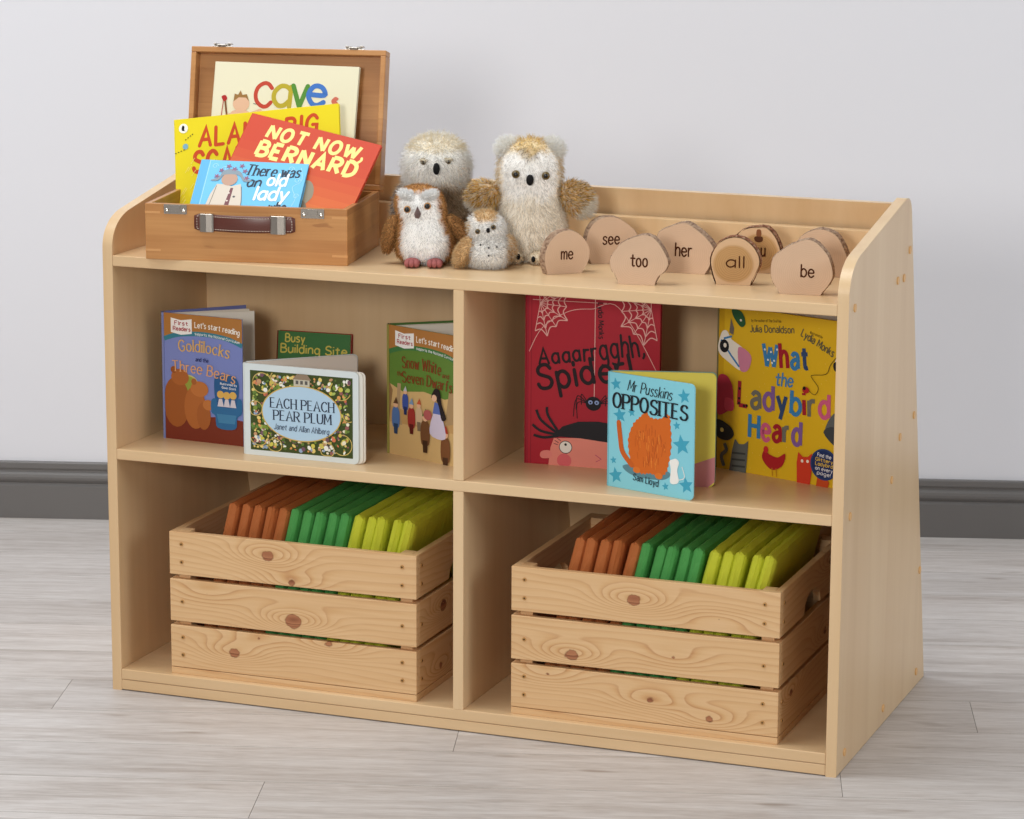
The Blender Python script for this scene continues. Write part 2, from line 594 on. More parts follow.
# ------------------------------------------------------------------ pine crates with padded mats
def slat(name, L, H, t, parent, M, knots=(), outline=None, screws=()):
    bm = bmesh.new()
    if outline:
        prism(bm, outline, 1, 0.0, t, 0.001)
    else:
        bx(bm, 0, L, 0, t, 0, H, 0.001)
    o = from_bm(name, bm, PINE, parent, M)
    o['seed'] = random.uniform(0, 50)
    ks = list(knots)[:3]
    while len(ks) < 3:
        ks.append((9.0, 9.0, 0.0))
    for k, v in zip(('knot_a', 'knot_b', 'knot_c'), ks):
        o[k] = [float(q) for q in v]
    for x, z in screws:
        b = cyl(bmesh.new(), (x, -0.0004, z), (0, 1, 0), 0.0032, 0.0016, 14)
        s = from_bm('screw', b, SCREW, o)
        bm2 = bx(bmesh.new(), -0.0016, 0.0016, -0.0014, -0.0011, -0.0005, 0.0005)
        bx(bm2, -0.0005, 0.0005, -0.0014, -0.0011, -0.0016, 0.0016)
        me = bpy.data.meshes.new('recess')
        bm2.to_mesh(me); bm2.free()
        # the dark cross recess belongs to the screw's own mesh
        bm3 = bmesh.new(); bm3.from_mesh(s.data)
        for f in bm3.faces:
            f.material_index = 0
        n0 = len(bm3.faces)
        tmp = bmesh.new(); tmp.from_mesh(me)
        vm = {}
        for v in tmp.verts:
            vm[v.index] = bm3.verts.new(v.co + Vector((x, 0, z)))
        for fc in tmp.faces:
            nf = bm3.faces.new([vm[v.index] for v in fc.verts]); nf.material_index = 1
        bm3.to_mesh(s.data); bm3.free(); tmp.free()
        bpy.data.meshes.remove(me)
        s.data.materials.append(HOLE)
    return o


CW, CD, CH, CT = 0.424, 0.362, 0.2336, 0.011
ROWS = ((0.0115, 0.069), (0.0875, 0.069), (0.1640, 0.0696))


def build_crate(x, y, label, front_knots, side_knots):
    root = empty('crate', (x, y, ZB), label, 'crate', None)
    box('base_board', 0.0, CW, 0.0, CD, 0.0, 0.0106, PINE, root, None, 0.0008)['seed'] = 3.0
    for px_, py_ in ((CT, CT), (CW - CT - 0.02, CT), (CT, CD - CT - 0.02), (CW - CT - 0.02, CD - CT - 0.02)):
        o = box('corner_post', px_, px_ + 0.02, py_, py_ + 0.02, 0.0106, CH, PINE, root, None, 0.0008)
        o['seed'] = random.uniform(0, 40)
    for r, (z, h) in enumerate(ROWS):
        zz = (h * 0.30, h * 0.72) if r != 1 else (h * 0.47,)
        scr = [(sx, q) for q in zz for sx in (0.0215, CW - 0.0235)]
        slat('front_slat', CW, h, CT, root, Matrix.Translation((0, 0, z)), front_knots[r], None, scr)
        slat('back_slat', CW, h, CT, root, Matrix.Translation((CW, CD, z)) @ Matrix.Rotation(math.pi, 4, 'Z'))
        L = CD - 2 * CT
        ol = None
        if r == 2:      # hand hole: an arch cut up from the lower edge of the top board
            c, w, a = L / 2, 0.046, 0.030
            ol = [(0, 0), (c - w, 0)] + [(c - w * math.cos(q), a * math.sin(q) ** 0.7) for q in np.linspace(0.15, math.pi - 0.15, 13)] + [(c + w, 0), (L, 0), (L, h), (0, h)]
        ss = [(0.010, q) for q in zz] + [(L - 0.010, q) for q in zz]
        # right side: board's own x runs from front to back, outside faces +X
        MR = Matrix.Translation((CW, CT, z)) @ Matrix.Rotation(math.pi / 2, 4, 'Z')
        slat('side_slat', L, h, CT, root, MR, side_knots[r], ol, ss)
        ML = Matrix.Translation((0, CD - CT, z)) @ Matrix.Rotation(-math.pi / 2, 4, 'Z')
        slat('side_slat', L, h, CT, root, ML, (), ol, ss)
    return root


build_crate(0.1014, 0.0110, 'pine slatted crate with a round ringed knot on its middle board, left compartment',
            [[(0.112, 0.033, 1.0), (0.155, 0.062, .5), (0.275, 0.066, 0.8)], [(0.215, 0.020, 1.35), (0.065, 0.05, .35)], [(0.172, 0.045, 1.1), (0.212, 0.006, 0.8)]],
            [[(0.09, 0.02, .8)], [(0.10, 0.04, 1.2)], [(0.2, 0.06, .4)]])
build_crate(0.6815, 0.0122, 'pine slatted crate with one small knot near the middle of its top board, right compartment',
            [[(0.060, 0.058, 0.6), (0.225, 0.035, 0.75), (0.318, 0.016, .8)], [(0.098, 0.016, 1.1), (0.26, 0.03, .5)], [(0.196, 0.036, 1.1), (0.33, 0.02, -.4)]],
            [[(0.06, 0.05, .9)], [(0.25, 0.02, 0.9)], [(0.27, 0.05, .8)]])


def pad_mesh(seed):
    """thin square cushion standing on edge: thickness x, depth y, height z, with a raised seam ridge round its edge"""
    r = np.random.default_rng(seed)
    D, H, TH = 0.285, 0.272, 0.0202
    offs = [0.0, 0.0042, 0.010, 0.022]
    u = np.array(offs + list(np.linspace(0.05, D - 0.05, 7)) + [D - q for q in reversed(offs)])
    v = np.array(offs + list(np.linspace(0.05, H - 0.05, 7)) + [H - q for q in reversed(offs)])
    ph = r.uniform(0, 6.28, 6)
    V, F = [], []
    nu, nv = len(u), len(v)

    def half(a, b):
        d = min(a, D - a, b, H - b)
        h = TH / 2 * (0.0 if d <= 0 else 0.64 if d < 0.006 else 0.92 if d < 0.012 else 1.0)
        return h
    for side in (-1, 1):
        for i in range(nu):
            for j in range(nv):
                h = half(u[i], v[j])
                w = 0.0007 * math.sin(40 * v[j] + ph[0]) * math.sin(17 * u[i] + ph[1]) + 0.0005 * math.sin(90 * u[i] + ph[2])
                yy = u[i] + 0.0012 * math.sin(55 * v[j] + ph[3]) * (1 if i == 0 else 0)
                V.append((side * h + (w if h > 0 else 0.0016 * math.sin(30 * v[j] + ph[4])), yy, v[j]))
    for s in (0, 1):
        o = s * nu * nv
        for i in range(nu - 1):
            for j in range(nv - 1):
                q = (o + i * nv + j, o + (i + 1) * nv + j, o + (i + 1) * nv + j + 1, o + i * nv + j + 1)
                F.append(q if s else q[::-1])
    return V, F


ORD = ['first', 'second', 'third', 'fourth', 'fifth']
PADC = [('rust-brown', (186, 108, 58)), ('green', (82, 162, 84)), ('lime', (208, 214, 62))]


def build_pads(x, where):
    tilt = RAD(13.5)
    k = 0
    for ci, (cn, rgb) in enumerate(PADC):
        for q in range(5):
            V, F = pad_mesh(11 * ci + q)
            bm = bmesh.new()
            vs_ = [bm.verts.new(p) for p in V]
            for f in F:
                bm.faces.new([vs_[a] for a in f])
            bmesh.ops.remove_doubles(bm, verts=bm.verts, dist=1e-6)
            bm.normal_update()
            for f in bm.faces:
                c_ = f.calc_center_median()
                f.smooth = min(c_.y, 0.285 - c_.y, c_.z, 0.272 - c_.z) > 0.011
            o = from_bm('padded_mat', bm, PAD, None, None, lin(rgb), False)
            o.data.polygons.foreach_set('use_smooth', [min(p.center.y, 0.285 - p.center.y, p.center.z, 0.272 - p.center.z) > 0.0085 for p in o.data.polygons])
            jx = random.uniform(-.0008, .0008)
            px_ = x + 0.0365 + k * 0.02125 + jx
            o.matrix_world = Matrix.Translation((px_, 0.042 + random.uniform(-.002, .003), ZB + 0.0165)) @ Matrix.Rotation(tilt + random.uniform(-.012, .012), 4, 'Y')
            tag(o, f'{ORD[q]} {cn} padded mat from the left, standing in the {where} crate', 'mat', f'{cn} mats in the {where} crate')
            k += 1


build_pads(0.1014, 'left')
build_pads(0.6815, 'right')


# ------------------------------------------------------------------ lettering: a small stroke alphabet drawn as ribbons
GL = {
 'A': '0,0 3.6,10 7.2,0;1.3,3.4 5.9,3.4', 'B': '0,0 0,10;~0,10 3.6,9.9 5.2,8.6 5.2,6.9 3.6,5.5 0,5.4;~0,5.4 3.8,5.3 6,4 6,1.6 3.8,.1 0,0',
 'C': '~6.6,8 5,9.7 3,9.8 .8,8 0,5 .8,2 3,.2 5,.3 6.6,2', 'D': '0,0 0,10;~0,10 3,9.8 5.8,8 6.6,5 5.8,2 3,.2 0,0', 'E': '0,0 0,10;0,10 5.2,10;0,0 5.4,0;0,5.2 4.4,5.2',
 'F': '0,0 0,10;0,10 5.2,10;0,5.2 4.2,5.2', 'G': '~6.6,8 5,9.7 3,9.8 .8,8 0,5 .8,2 3,.2 5,.4 6.6,2;6.6,1.6 6.6,4.6 4,4.6', 'H': '0,0 0,10;6.4,0 6.4,10;0,5.2 6.4,5.2', 'I': '0,0 0,10',
 'J': '~4,10 4,3 3.2,.6 1.4,0 0,1.6', 'L': '0,10 0,0;0,0 5,0', 'M': '0,0 .4,10;.4,10 4,2.5 7.6,10;7.6,10 8,0', 'N': '0,0 0,10;0,10 6.4,0;6.4,0 6.4,10',
 'O': '~3.5,10 1,8.6 0,5 1,1.4 3.5,0 6,1.4 7,5 6,8.6 3.5,10', 'P': '0,0 0,10;~0,10 3.8,9.9 5.8,8.5 5.8,6.2 3.8,4.7 0,4.6', 'R': '0,0 0,10;~0,10 3.8,9.9 5.8,8.5 5.8,6.4 3.8,4.9 0,4.8;2.8,4.8 6.3,0',
 'S': '~6,8.3 4.6,9.8 2.2,9.8 .5,8.2 .8,6.3 3,5.3 5.4,4.3 6.2,2.4 5,.5 2.6,0 .8,.6 0,2', 'T': '0,10 7,10;3.5,10 3.5,0', 'U': '~0,10 0,3.5 1,.8 3.2,0 5.4,.8 6.4,3.5 6.4,10',
 'W': '0,10 2.4,0;2.4,0 5,8.6;5,8.6 7.6,0;7.6,0 10,10', 'Y': '0,10 3.3,5 6.6,10;3.3,5 3.3,0',
 'a': '~5,5.4 3.6,6.5 1.8,6.4 .2,4.4 .2,2 1.6,.2 3.4,.4 5,2.2;5,6.5 5,0', 'a2': '~.5,5.3 2,6.6 3.8,6.3 4.7,5 4.7,0;~4.7,4 2.4,3.8 .3,2.7 .3,1 1.7,0 3.5,.4 4.7,1.8', 'b': '0,10 0,0;~0,4.6 1.4,6.4 3.4,6.5 5,4.6 5,2 3.4,.1 1.4,.2 0,2', 'c': '~5,5.4 3.4,6.6 1.6,6.3 0,4.2 0,2.4 1.6,.3 3.4,.1 5,1.2',
 'd': '5,10 5,0;~5,4.6 3.6,6.4 1.6,6.5 0,4.6 0,2 1.6,.1 3.6,.2 5,2', 'e': '~.2,3.5 5,3.6 4.6,5.6 3,6.6 1.2,6.2 0,4.2 0,2.4 1.4,.3 3.2,0 5,1.2', 'f': '~4,9.2 2.8,10 1.6,8.8 1.5,6 1.5,0;0,6.4 3.6,6.4',
 'g': '~5,5.2 3.6,6.5 1.6,6.4 0,4.4 0,2.2 1.6,.2 3.6,.4 5,2;~5,6.5 5,2 5,-1.4 4,-3.2 2,-3.5 .3,-2.6', 'h': '0,10 0,0;~0,4.4 1.4,6.3 3.2,6.6 4.6,5.4 4.8,3 4.8,0', 'i': '0,6.5 0,0;0,8.5 0,9.5',
 'j': '~1.5,6.5 1.5,-1.5 .6,-3.2 -.6,-3.2;1.5,8.5 1.5,9.5', 'k': '0,10 0,0;4.4,6.5 0,2.8;1.4,4 4.6,0', 'l': '0,10 0,0', 'm': '0,6.5 0,0;~0,4.6 1.2,6.4 2.6,6.4 3.4,5 3.5,0;~3.5,4.6 4.7,6.4 6.1,6.4 6.9,5 7,0',
 'n': '0,6.5 0,0;~0,4.4 1.4,6.3 3.2,6.6 4.6,5.4 4.8,3 4.8,0', 'o': '~2.6,6.6 .6,5.6 0,3.3 .6,1 2.6,0 4.6,1 5.2,3.3 4.6,5.6 2.6,6.6', 'p': '0,6.5 0,-3.5;~0,4.6 1.4,6.4 3.4,6.5 5,4.6 5,2 3.4,.1 1.4,.2 0,2',
 'r': '0,6.5 0,0;~0,4.2 1.2,6.2 3.4,6.4', 's': '~4.2,5.6 3,6.6 1.2,6.5 .2,5.2 .8,4 2.4,3.3 4,2.4 4.2,1.2 3,.1 1.2,0 0,1', 't': '~2,9 2,2 2.6,.3 4.2,.4;-.2,6.4 4.4,6.4',
 'u': '~0,6.5 0,2.4 1,.3 2.8,.1 4.4,1.6 4.8,3;4.8,6.5 4.8,0', 'v': '0,6.5 2.4,0;2.4,0 4.8,6.5', 'w': '0,6.5 1.8,0;1.8,0 3.6,5.8;3.6,5.8 5.4,0;5.4,0 7.2,6.5', 'y': '0,6.5 2.5,.2;5,6.5 1.4,-3.5',
 ',': '~.7,1.2 .8,0 0,-1.8', '!': '0,10 0,3;0,1 0,0', "'": '0,10 0,7.4', '.': '0,.9 0,0',
}


class Art:
    """flat printed shapes on a face: x to the right, y up, each layer of ink a hair in front of the one before"""
    DL = 0.00006

    def __init__(s, w, h, L=1):
        s.w, s.h, s.L = w, h, L
        s.v, s.f, s.c = [], [], []

    def raw(s, pts, col):
        n = len(pts)
        ar = sum(pts[i][0] * pts[(i + 1) % n][1] - pts[(i + 1) % n][0] * pts[i][1] for i in range(n))
        if ar < 0:
            pts = pts[::-1]
        b = len(s.v)
        s.L += 0.025
        d = 0.00008 + s.L * s.DL
        s.v += [(x, -d, y) for x, y in pts]
        s.f.append(tuple(range(b, b + n)))
        s.c.append(lin(col))

    def poly(s, pts, col, up=0, smooth=False):
        if smooth:
            pts = catmull(list(pts) + [pts[0]], 4)[:-1]
        s.L += up
        s.raw([(x * s.w, y * s.h) for x, y in pts], col)

    def ell(s, cx, cy, rx, ry, col, up=0, n=20, rot=0.0, clip=None):
        s.L += up
        P = []
        for k in range(n):
            t = 2 * math.pi * k / n
            x, y = rx * math.cos(t), ry * math.sin(t)
            X = cx * s.w + x * s.w * math.cos(rot) - y * s.h * math.sin(rot)
            Y = cy * s.h + x * s.w * math.sin(rot) + y * s.h * math.cos(rot)
            if clip:
                X = min(max(X, clip[0] * s.w), clip[1] * s.w)
                Y = min(max(Y, clip[2] * s.h), clip[3] * s.h)
            P.append((X, Y))
        s.raw(P, col)

    def line(s, pts, wd, col, up=0, smooth=False, cap=False):
        s.L += up
        p = [(x * s.w, y * s.h) for x, y in pts]
        s.ribbon(catmull(p) if smooth else p, wd, col, cap=cap)

    def ribbon(s, p, wd, col, thin=1.0, cap=False, closed=False):
        n = len(p)
        if n < 2:
            return
        L, R = [], []
        for i in range(n):
            a, b = p[max(i - 1, 0)], p[min(i + 1, n - 1)]
            if closed and i in (0, n - 1):
                a, b = p[n - 2], p[1]
            dx, dy = b[0] - a[0], b[1] - a[1]
            l = math.hypot(dx, dy) or 1e-9
            dx, dy = dx / l, dy / l
            k = 1.0
            if 0 < i < n - 1:
                ex, ey = p[i][0] - a[0], p[i][1] - a[1]
                m = math.hypot(ex, ey) or 1e-9
                k = min(1 / max(abs((ex * dx + ey * dy) / m), 0.35), 2.2)
            w = wd * 0.5 * k * (thin + (1 - thin) * abs(dy))
            L.append((p[i][0] - dy * w, p[i][1] + dx * w))
            R.append((p[i][0] + dy * w, p[i][1] - dx * w))
        keep = s.L + 0.025
        for i in range(n - 1):
            s.L = keep - 0.025
            s.raw([L[i], L[i + 1], R[i + 1], R[i]], col)
        if cap:
            for q in (p[0], p[-1]):
                s.raw([(q[0] + wd * .5 * math.cos(t * math.pi / 4), q[1] + wd * .5 * math.sin(t * math.pi / 4)) for t in range(8)], col)

    def text(s, txt, x0, y0, x1, y1, size, col, wt=0.16, slant=0.0, serif=False, thin=1.0, jit=0.0, bow=0.0, cap=False, track=2.4, cols=None, wobble=0.0, seed=1, up=1, sizes=None, da=None):
        """letters along the baseline (x0,y0)-(x1,y1), cap height `size` x face height; width is fitted to the baseline"""
        s.L += up
        rr = random.Random(seed)
        H = size * s.h
        adv, items = 0.0, []
        for ch in txt:
            if ch == ' ':
                adv += 4.4
                continue
            st = []
            if ch == 'a' and (serif if da is None else da):
                ch = 'a2'
            for g in GL[ch].split(';'):
                sm = g.startswith('~')
                pts = [tuple(float(q) for q in a.split(',')) for a in g.lstrip('~').split()]
                st.append((sm, pts))
            wd = max(p[0] for _, q in st for p in q)
            items.append((adv, wd, st))
            adv += wd + track
        adv -= track
        X0, Y0, X1, Y1 = x0 * s.w, y0 * s.h, x1 * s.w, y1 * s.h
        Ln = math.hypot(X1 - X0, Y1 - Y0)
        ux, uy = (X1 - X0) / Ln, (Y1 - Y0) / Ln
        sx = Ln / max(adv, 0.1)
        sy0 = H / 10
        wpx = wt * H
        for k, (a, wd, st) in enumerate(items):
            sy = sy0 * (sizes[k % len(sizes)] if sizes else 1.0)
            c = cols[k % len(cols)] if cols else col
            jr = rr.uniform(-jit, jit)
            jy = rr.uniform(-jit, jit) * H * 0.5
            t = (a + wd / 2) * sx / Ln * 2 - 1
            by = bow * s.h * (1 - t * t) + jy
            ba = -math.atan2(bow * s.h * 4 * t, Ln) + jr
            ca, sa = math.cos(ba), math.sin(ba)
            cx = (a + wd / 2) * sx

            def T(p):
                lx = (p[0] - wd / 2) * sx + slant * p[1] * sy
                ly = p[1] * sy
                if wobble:
                    lx += rr.uniform(-wobble, wobble) * H
                    ly += rr.uniform(-wobble, wobble) * H
                gx, gy = cx + lx * ca - ly * sa, by + lx * sa + ly * ca
                return (X0 + gx * ux - gy * uy, Y0 + gx * uy + gy * ux)
            for sm, pts in st:
                P = [T(p) for p in pts]
                if sm and pts[0] == pts[-1]:
                    P[-1] = P[0]
                Q = catmull(P, 4) if sm else P
                s.ribbon(Q, wpx, c, thin, cap, closed=sm and pts[0] == pts[-1])
                if serif and not sm:
                    for e, o in ((0, 1), (-1, -2)):
                        d = abs(pts[e][0] - pts[o][0]) / (abs(pts[e][1] - pts[o][1]) + 1e-6)
                        if d < 0.8 and (abs(pts[e][1]) < .1 or pts[e][1] >= 6.4):
                            hw = wpx / sx * 0.95
                            y = pts[e][1]
                            s.ribbon([T((pts[e][0] - hw, y)), T((pts[e][0] + hw, y))], wpx * 0.34, c)

    def build(s, parent, M=None, name='cover_print', mat=None):
        return mesh(name, s.v, s.f, mat or PRINT, parent, M, s.c)


# ------------------------------------------------------------------ books
def rounded(w, h, rl=0.0, rr_=0.0, n=4):
    """outline of a face with rounded corners on its left and right side"""
    P = []
    for cx, cy, r, a0 in ((w, 0, rr_, -90), (w, h, rr_, 0), (0, h, rl, 90), (0, 0, rl, 180)):
        if r <= 0:
            P.append((cx, cy))
            continue
        ox = cx - r if cx else r
        oy = cy - r if cy else r
        for k in range(n + 1):
            t = RAD(a0 + 90 * k / n)
            P.append((ox + r * math.cos(t), oy + r * math.sin(t)))
    return P


def board(name, w, h, y0, t, col, parent, M=None, mat=None, rl=0.0, rr_=0.0, bev=0.0004, x0=0.0, z0=0.0):
    P = [(x + x0, z + z0) for x, z in rounded(w, h, rl, rr_)]
    return from_bm(name, prism(bmesh.new(), P, 1, y0, y0 + t, bev, 1), mat or PRINT, parent, M, lin(col))


def turn(deg):
    return Matrix.Rotation(RAD(deg), 4, 'Z')


def pose(p, yaw, lean, roll=0.0):
    """face frame: x along the lower edge, y away from the reader, z up the cover"""
    yaw, lean, roll = RAD(yaw), RAD(lean), RAD(roll)
    e1 = Vector((math.cos(yaw), math.sin(yaw), 0))
    nb = Vector((-math.sin(yaw), math.cos(yaw), 0))
    up = math.cos(lean) * Vector((0, 0, 1)) + math.sin(lean) * nb
    a = math.cos(roll) * e1 + math.sin(roll) * up
    b = -math.sin(roll) * e1 + math.cos(roll) * up
    M = Matrix((a, b.cross(a), b)).transposed().to_4x4()
    return Matrix.Translation(p) @ M


def book_root(p, label, group=None):
    return empty('book', p, label, 'book', group)


def page_lines(name, w, h, y0, t, parent, M=None, x0=0.001, z0=0.002, col=(236, 230, 218)):
    """a block of pages: a stack with grooved edges"""
    bm = bmesh.new()
    n = max(2, int(t / 0.0016))
    for k in range(n):
        a = y0 + t * k / n
        bx(bm, x0, w - (0.0004 if k % 2 else 0.0), a, a + t / n * 0.93, z0, h - (0.0003 if k % 2 else 0))
    return from_bm(name, bm, PAPER, parent, M, lin(col))


def first_reader_band(a, top, label_red):
    a.poly([(0, .80), (0, 1), (1, 1), (1, .80), (.8, .845), (.5, .862), (.2, .845)], (176, 120, 62))
    pts = [(0, .795), (.2, .838), (.5, .854), (.8, .836), (1, .79)]
    a.line(pts, 0.0075, top, up=1, smooth=True)
    a.poly([(.09, .965), (.22, .95), (.36, .965), (.36, .85), (.22, .835), (.09, .85)], (243, 240, 236), up=1)
    a.text('First', .14, .912, .31, .912, .030, label_red, .2, serif=True)
    a.text('Readers', .12, .868, .34, .868, .030, label_red, .2, serif=True)
    a.text("Let's start reading", .40, .902, .965, .872, .042, (244, 238, 226), .16, serif=True, bow=.008)
    a.text('supports the National Curriculum', .40, .845, .965, .806, .02, (232, 236, 232), .16, bow=.008)


def goldilocks():
    r = book_root((0.0525, 0.1015, ZM), 'blue hardback about three bears, standing ajar at the left end of the middle shelf')
    w, h = 0.1437, 0.2052
    M = turn(-4.5)
    c = board('front_cover', w, h, 0, 0.0024, (126, 138, 198), r, M)
    a = Art(w, h)
    a.poly([(0, 0), (1, 0), (1, .20), (.72, .215), (.35, .19), (0, .23)], (122, 52, 36), smooth=False)
    first_reader_band(a, (60, 128, 146), (170, 50, 60))
    # brown rounded figures and a blue armchair stand in for the cover picture
    a.ell(.31, .44, .13, .085, (206, 198, 116), up=1)
    a.ell(.31, .44, .115, .074, (150, 160, 66), up=1)
    a.ell(.15, .30, .17, .20, (158, 90, 44), up=1, clip=(0, 1, 0, 1))
    a.ell(.20, .50, .115, .065, (172, 100, 50), up=0)
    a.ell(.12, .555, .04, .028, (150, 84, 42))
    a.ell(.39, .27, .14, .17, (176, 104, 52), up=1)
    a.ell(.45, .42, .115, .062, (190, 116, 60), up=1)
    a.ell(.38, .475, .035, .025, (168, 98, 50))
    a.ell(.50, .21, .09, .11, (166, 96, 48), up=1)
    a.ell(.56, .30, .07, .042, (190, 118, 62), up=1)
    a.poly([(.64, .49), (.70, .545), (.86, .55), (.95, .50), (.94, .36), (.90, .30), (.68, .30)], (46, 92, 142), up=1, smooth=True)
    a.poly([(.60, .34), (.66, .36), (.70, .30), (.90, .30), (.94, .37), (.99, .36), (.99, .26), (.93, .22), (.90, .13), (.68, .13), (.65, .22), (.60, .25)], (52, 108, 156), up=1, smooth=True)
    a.poly([(.67, .24), (.92, .24), (.90, .17), (.69, .17)], (70, 130, 172), up=1)
    for x, q in ((.72, .02), (.80, 0.015), (.88, .02)):
        a.ell(x, .375 + q, .045, .03, (222, 176, 90), up=1)
        a.poly([(x - .04, .30), (x + .04, .30), (x + .02, .36), (x - .02, .36)], (214, 206, 214))
    a.text('Illustrated by', .72, .475, .93, .47, .017, (226, 228, 236), .2)
    a.text('Gavin Scott', .74, .445, .92, .44, .017, (226, 228, 236), .2)
    a.text('Goldilocks', .20, .705, .83, .685, .088, (222, 176, 96), .13, serif=True, thin=.6, bow=.018)
    a.text('and the', .41, .640, .57, .636, .030, (50, 58, 110), .17, serif=True)
    a.text('Three Bears', .11, .545, .90, .49, .082, (226, 166, 112), .13, serif=True, thin=.6, bow=.02)
    a.build(c, None)
    M2 = turn(46)
    page_lines('page_block', 0.1415, 0.2022, 0.0045, 0.0050, r, turn(40))
    q = page_lines('page_block', 0.1455, 0.2022, 0.001, 0.0040, r, turn(33.5))
    b = Art(0.140, 0.2)
    b.poly([(.55, .46), (.62, .60), (.72, .66), (.80, .60), (.86, .50), (.80, .42)], (96, 84, 52), smooth=True)
    b.poly([(.60, .40), (.70, .50), (.82, .44), (.78, .34)], (70, 74, 44), up=1, smooth=True)
    b.build(q, Matrix.Translation((0, 0.001, 0)), 'page_print', PAPER)
    board('back_cover', w, h, 0.010, 0.0024, (112, 120, 176), r, M2)
    from_bm('spine', prism(bmesh.new(), [(-0.0042, 0.0), (-0.0036, -0.0012), (-0.0005, -0.0008), (0.001, 0.003), (-0.004, 0.0115), (-0.0062, 0.0100)], 2, 0, h, 0.0), PRINT, r, None, lin((122, 130, 178)))


def each_peach():
    r = book_root((0.2215, 0.0435, ZM), 'pale blue and leafy green board book standing open, second from left on the middle shelf')
    w, h = 0.1957, 0.146
    M = turn(-0.9)
    c = board('front_cover', w, h, 0, 0.0030, (214, 222, 222), r, M, None, 0.0, 0.008)
    a = Art(w, h)
    rr = random.Random(5)
    a.poly([(.05, .06), (.95, .06), (.95, .93), (.05, .93)], (66, 78, 38))
    a.L += 1
    pal = [(206, 196, 88), (222, 160, 92), (234, 226, 200), (128, 148, 62), (150, 96, 92), (196, 150, 110), (104, 132, 62), (228, 204, 120), (170, 186, 96), (120, 86, 100), (236, 236, 226), (88, 112, 52), (214, 120, 84), (150, 170, 196)]
    for k in range(760):
        x, y = rr.uniform(.075, .925), rr.uniform(.095, .895)
        if ((x - .505) / .36) ** 2 + ((y - .5) / .315) ** 2 < 0.92:
            continue
        if k % 22 == 0:
            a.L += 1
        rx = rr.uniform(.007, .021)
        a.ell(x, y, rx, rx * rr.uniform(.7, 1.5), pal[rr.randrange(len(pal))], n=rr.choice([6, 8, 9, 11]), rot=rr.uniform(0, 3), clip=(.05, .95, .06, .93))
    a.L += 1
    for cx, cy, rad in ((.16, .80, .085), (.30, .88, .06), (.85, .80, .09), (.72, .88, .06), (.13, .22, .08), (.27, .13, .06), (.86, .20, .085), (.73, .13, .06), (.10, .52, .06), (.92, .52, .05)):
        pts = [(min(max(cx + rad * math.cos(t), .055), .945), min(max(cy + rad * 1.3 * math.sin(t), .07), .92)) for t in np.linspace(rr.uniform(0, 6), rr.uniform(0, 6) + 5.0, 12)]
        a.line(pts, 0.0013, (206, 180, 104), smooth=True)
    a.ell(.505, .50, .352, .305, (204, 172, 92), up=1, n=44)
    a.ell(.505, .50, .342, .293, (178, 206, 226), up=1, n=44)
    a.poly([(.44, .80), (.44, .87), (.47, .92), (.56, .92), (.58, .87), (.58, .80)], (196, 190, 170), up=1)
    a.poly([(.43, .87), (.47, .93), (.56, .93), (.595, .87)], (146, 126, 104), up=1)
    for q in (.47, .51, .55):
        a.poly([(q - .012, .82), (q + .012, .82), (q + .012, .86), (q - .012, .86)], (96, 92, 88))
    a.text('EACH PEACH', .235, .545, .79, .545, .105, (40, 46, 66), .15, serif=True, thin=.42)
    a.text('PEAR PLUM', .262, .412, .765, .412, .105, (40, 46, 66), .15, serif=True, thin=.42)
    a.text('Janet and Allan Ahlberg', .265, .31, .745, .302, .062, (62, 74, 96), .11, serif=True, slant=.12)
    a.build(c, None)
    for k in (1, 2):
        board('board_page', w + 0.0024 * k + 0.003, h - 0.0012, 0.0036 * k + 0.0008, 0.0028, (232, 228, 218), r, M, PAPER, 0.0, 0.008, 0.0005)
    M2 = Matrix.Translation((0.0, 0.0105, 0)) @ turn(42)
    board('board_page', 0.182, h - 0.001, 0.0, 0.003, (224, 214, 204), r, M2, PAPER, 0.0, 0.008, 0.0005)
    b = board('back_cover', 0.184, h, 0.0034, 0.003, (214, 222, 222), r, M2, None, 0.0, 0.008)
    board('spine', 0.0030, h, 0.0008, 0.0106, (214, 220, 218), r, M @ Matrix.Translation((-0.0032, 0, 0)), None, 0.0, 0.0, 0.0008)


def busy_site():
    r = book_root((0.1591, 0.286, ZM), 'small green book with yellow title leaning on the back board behind the leafy board book')
    w, h = 0.1261, 0.1495
    M = pose((0, 0, 0), 3.7, 7.5)
    c = board('front_cover', w, h, 0, 0.0018, (74, 128, 74), r, M)
    a = Art(w, h)
    a.text('Busy', .105, .885, .37, .885, .088, (222, 206, 98), .17)
    a.text('Building Site', .045, .765, .955, .765, .094, (222, 206, 98), .17)
    a.build(c, None)
    page_lines('page_block', w - .001, h - .001, 0.002, 0.006, r, M)
    board('back_cover', w + .001, h + 0.0008, 0.0082, 0.0018, (150, 44, 40), r, M)
    board('spine', 0.002, h, 0.0, 0.0100, (128, 48, 42), r, M @ Matrix.Translation((-0.0021, 0, 0)))


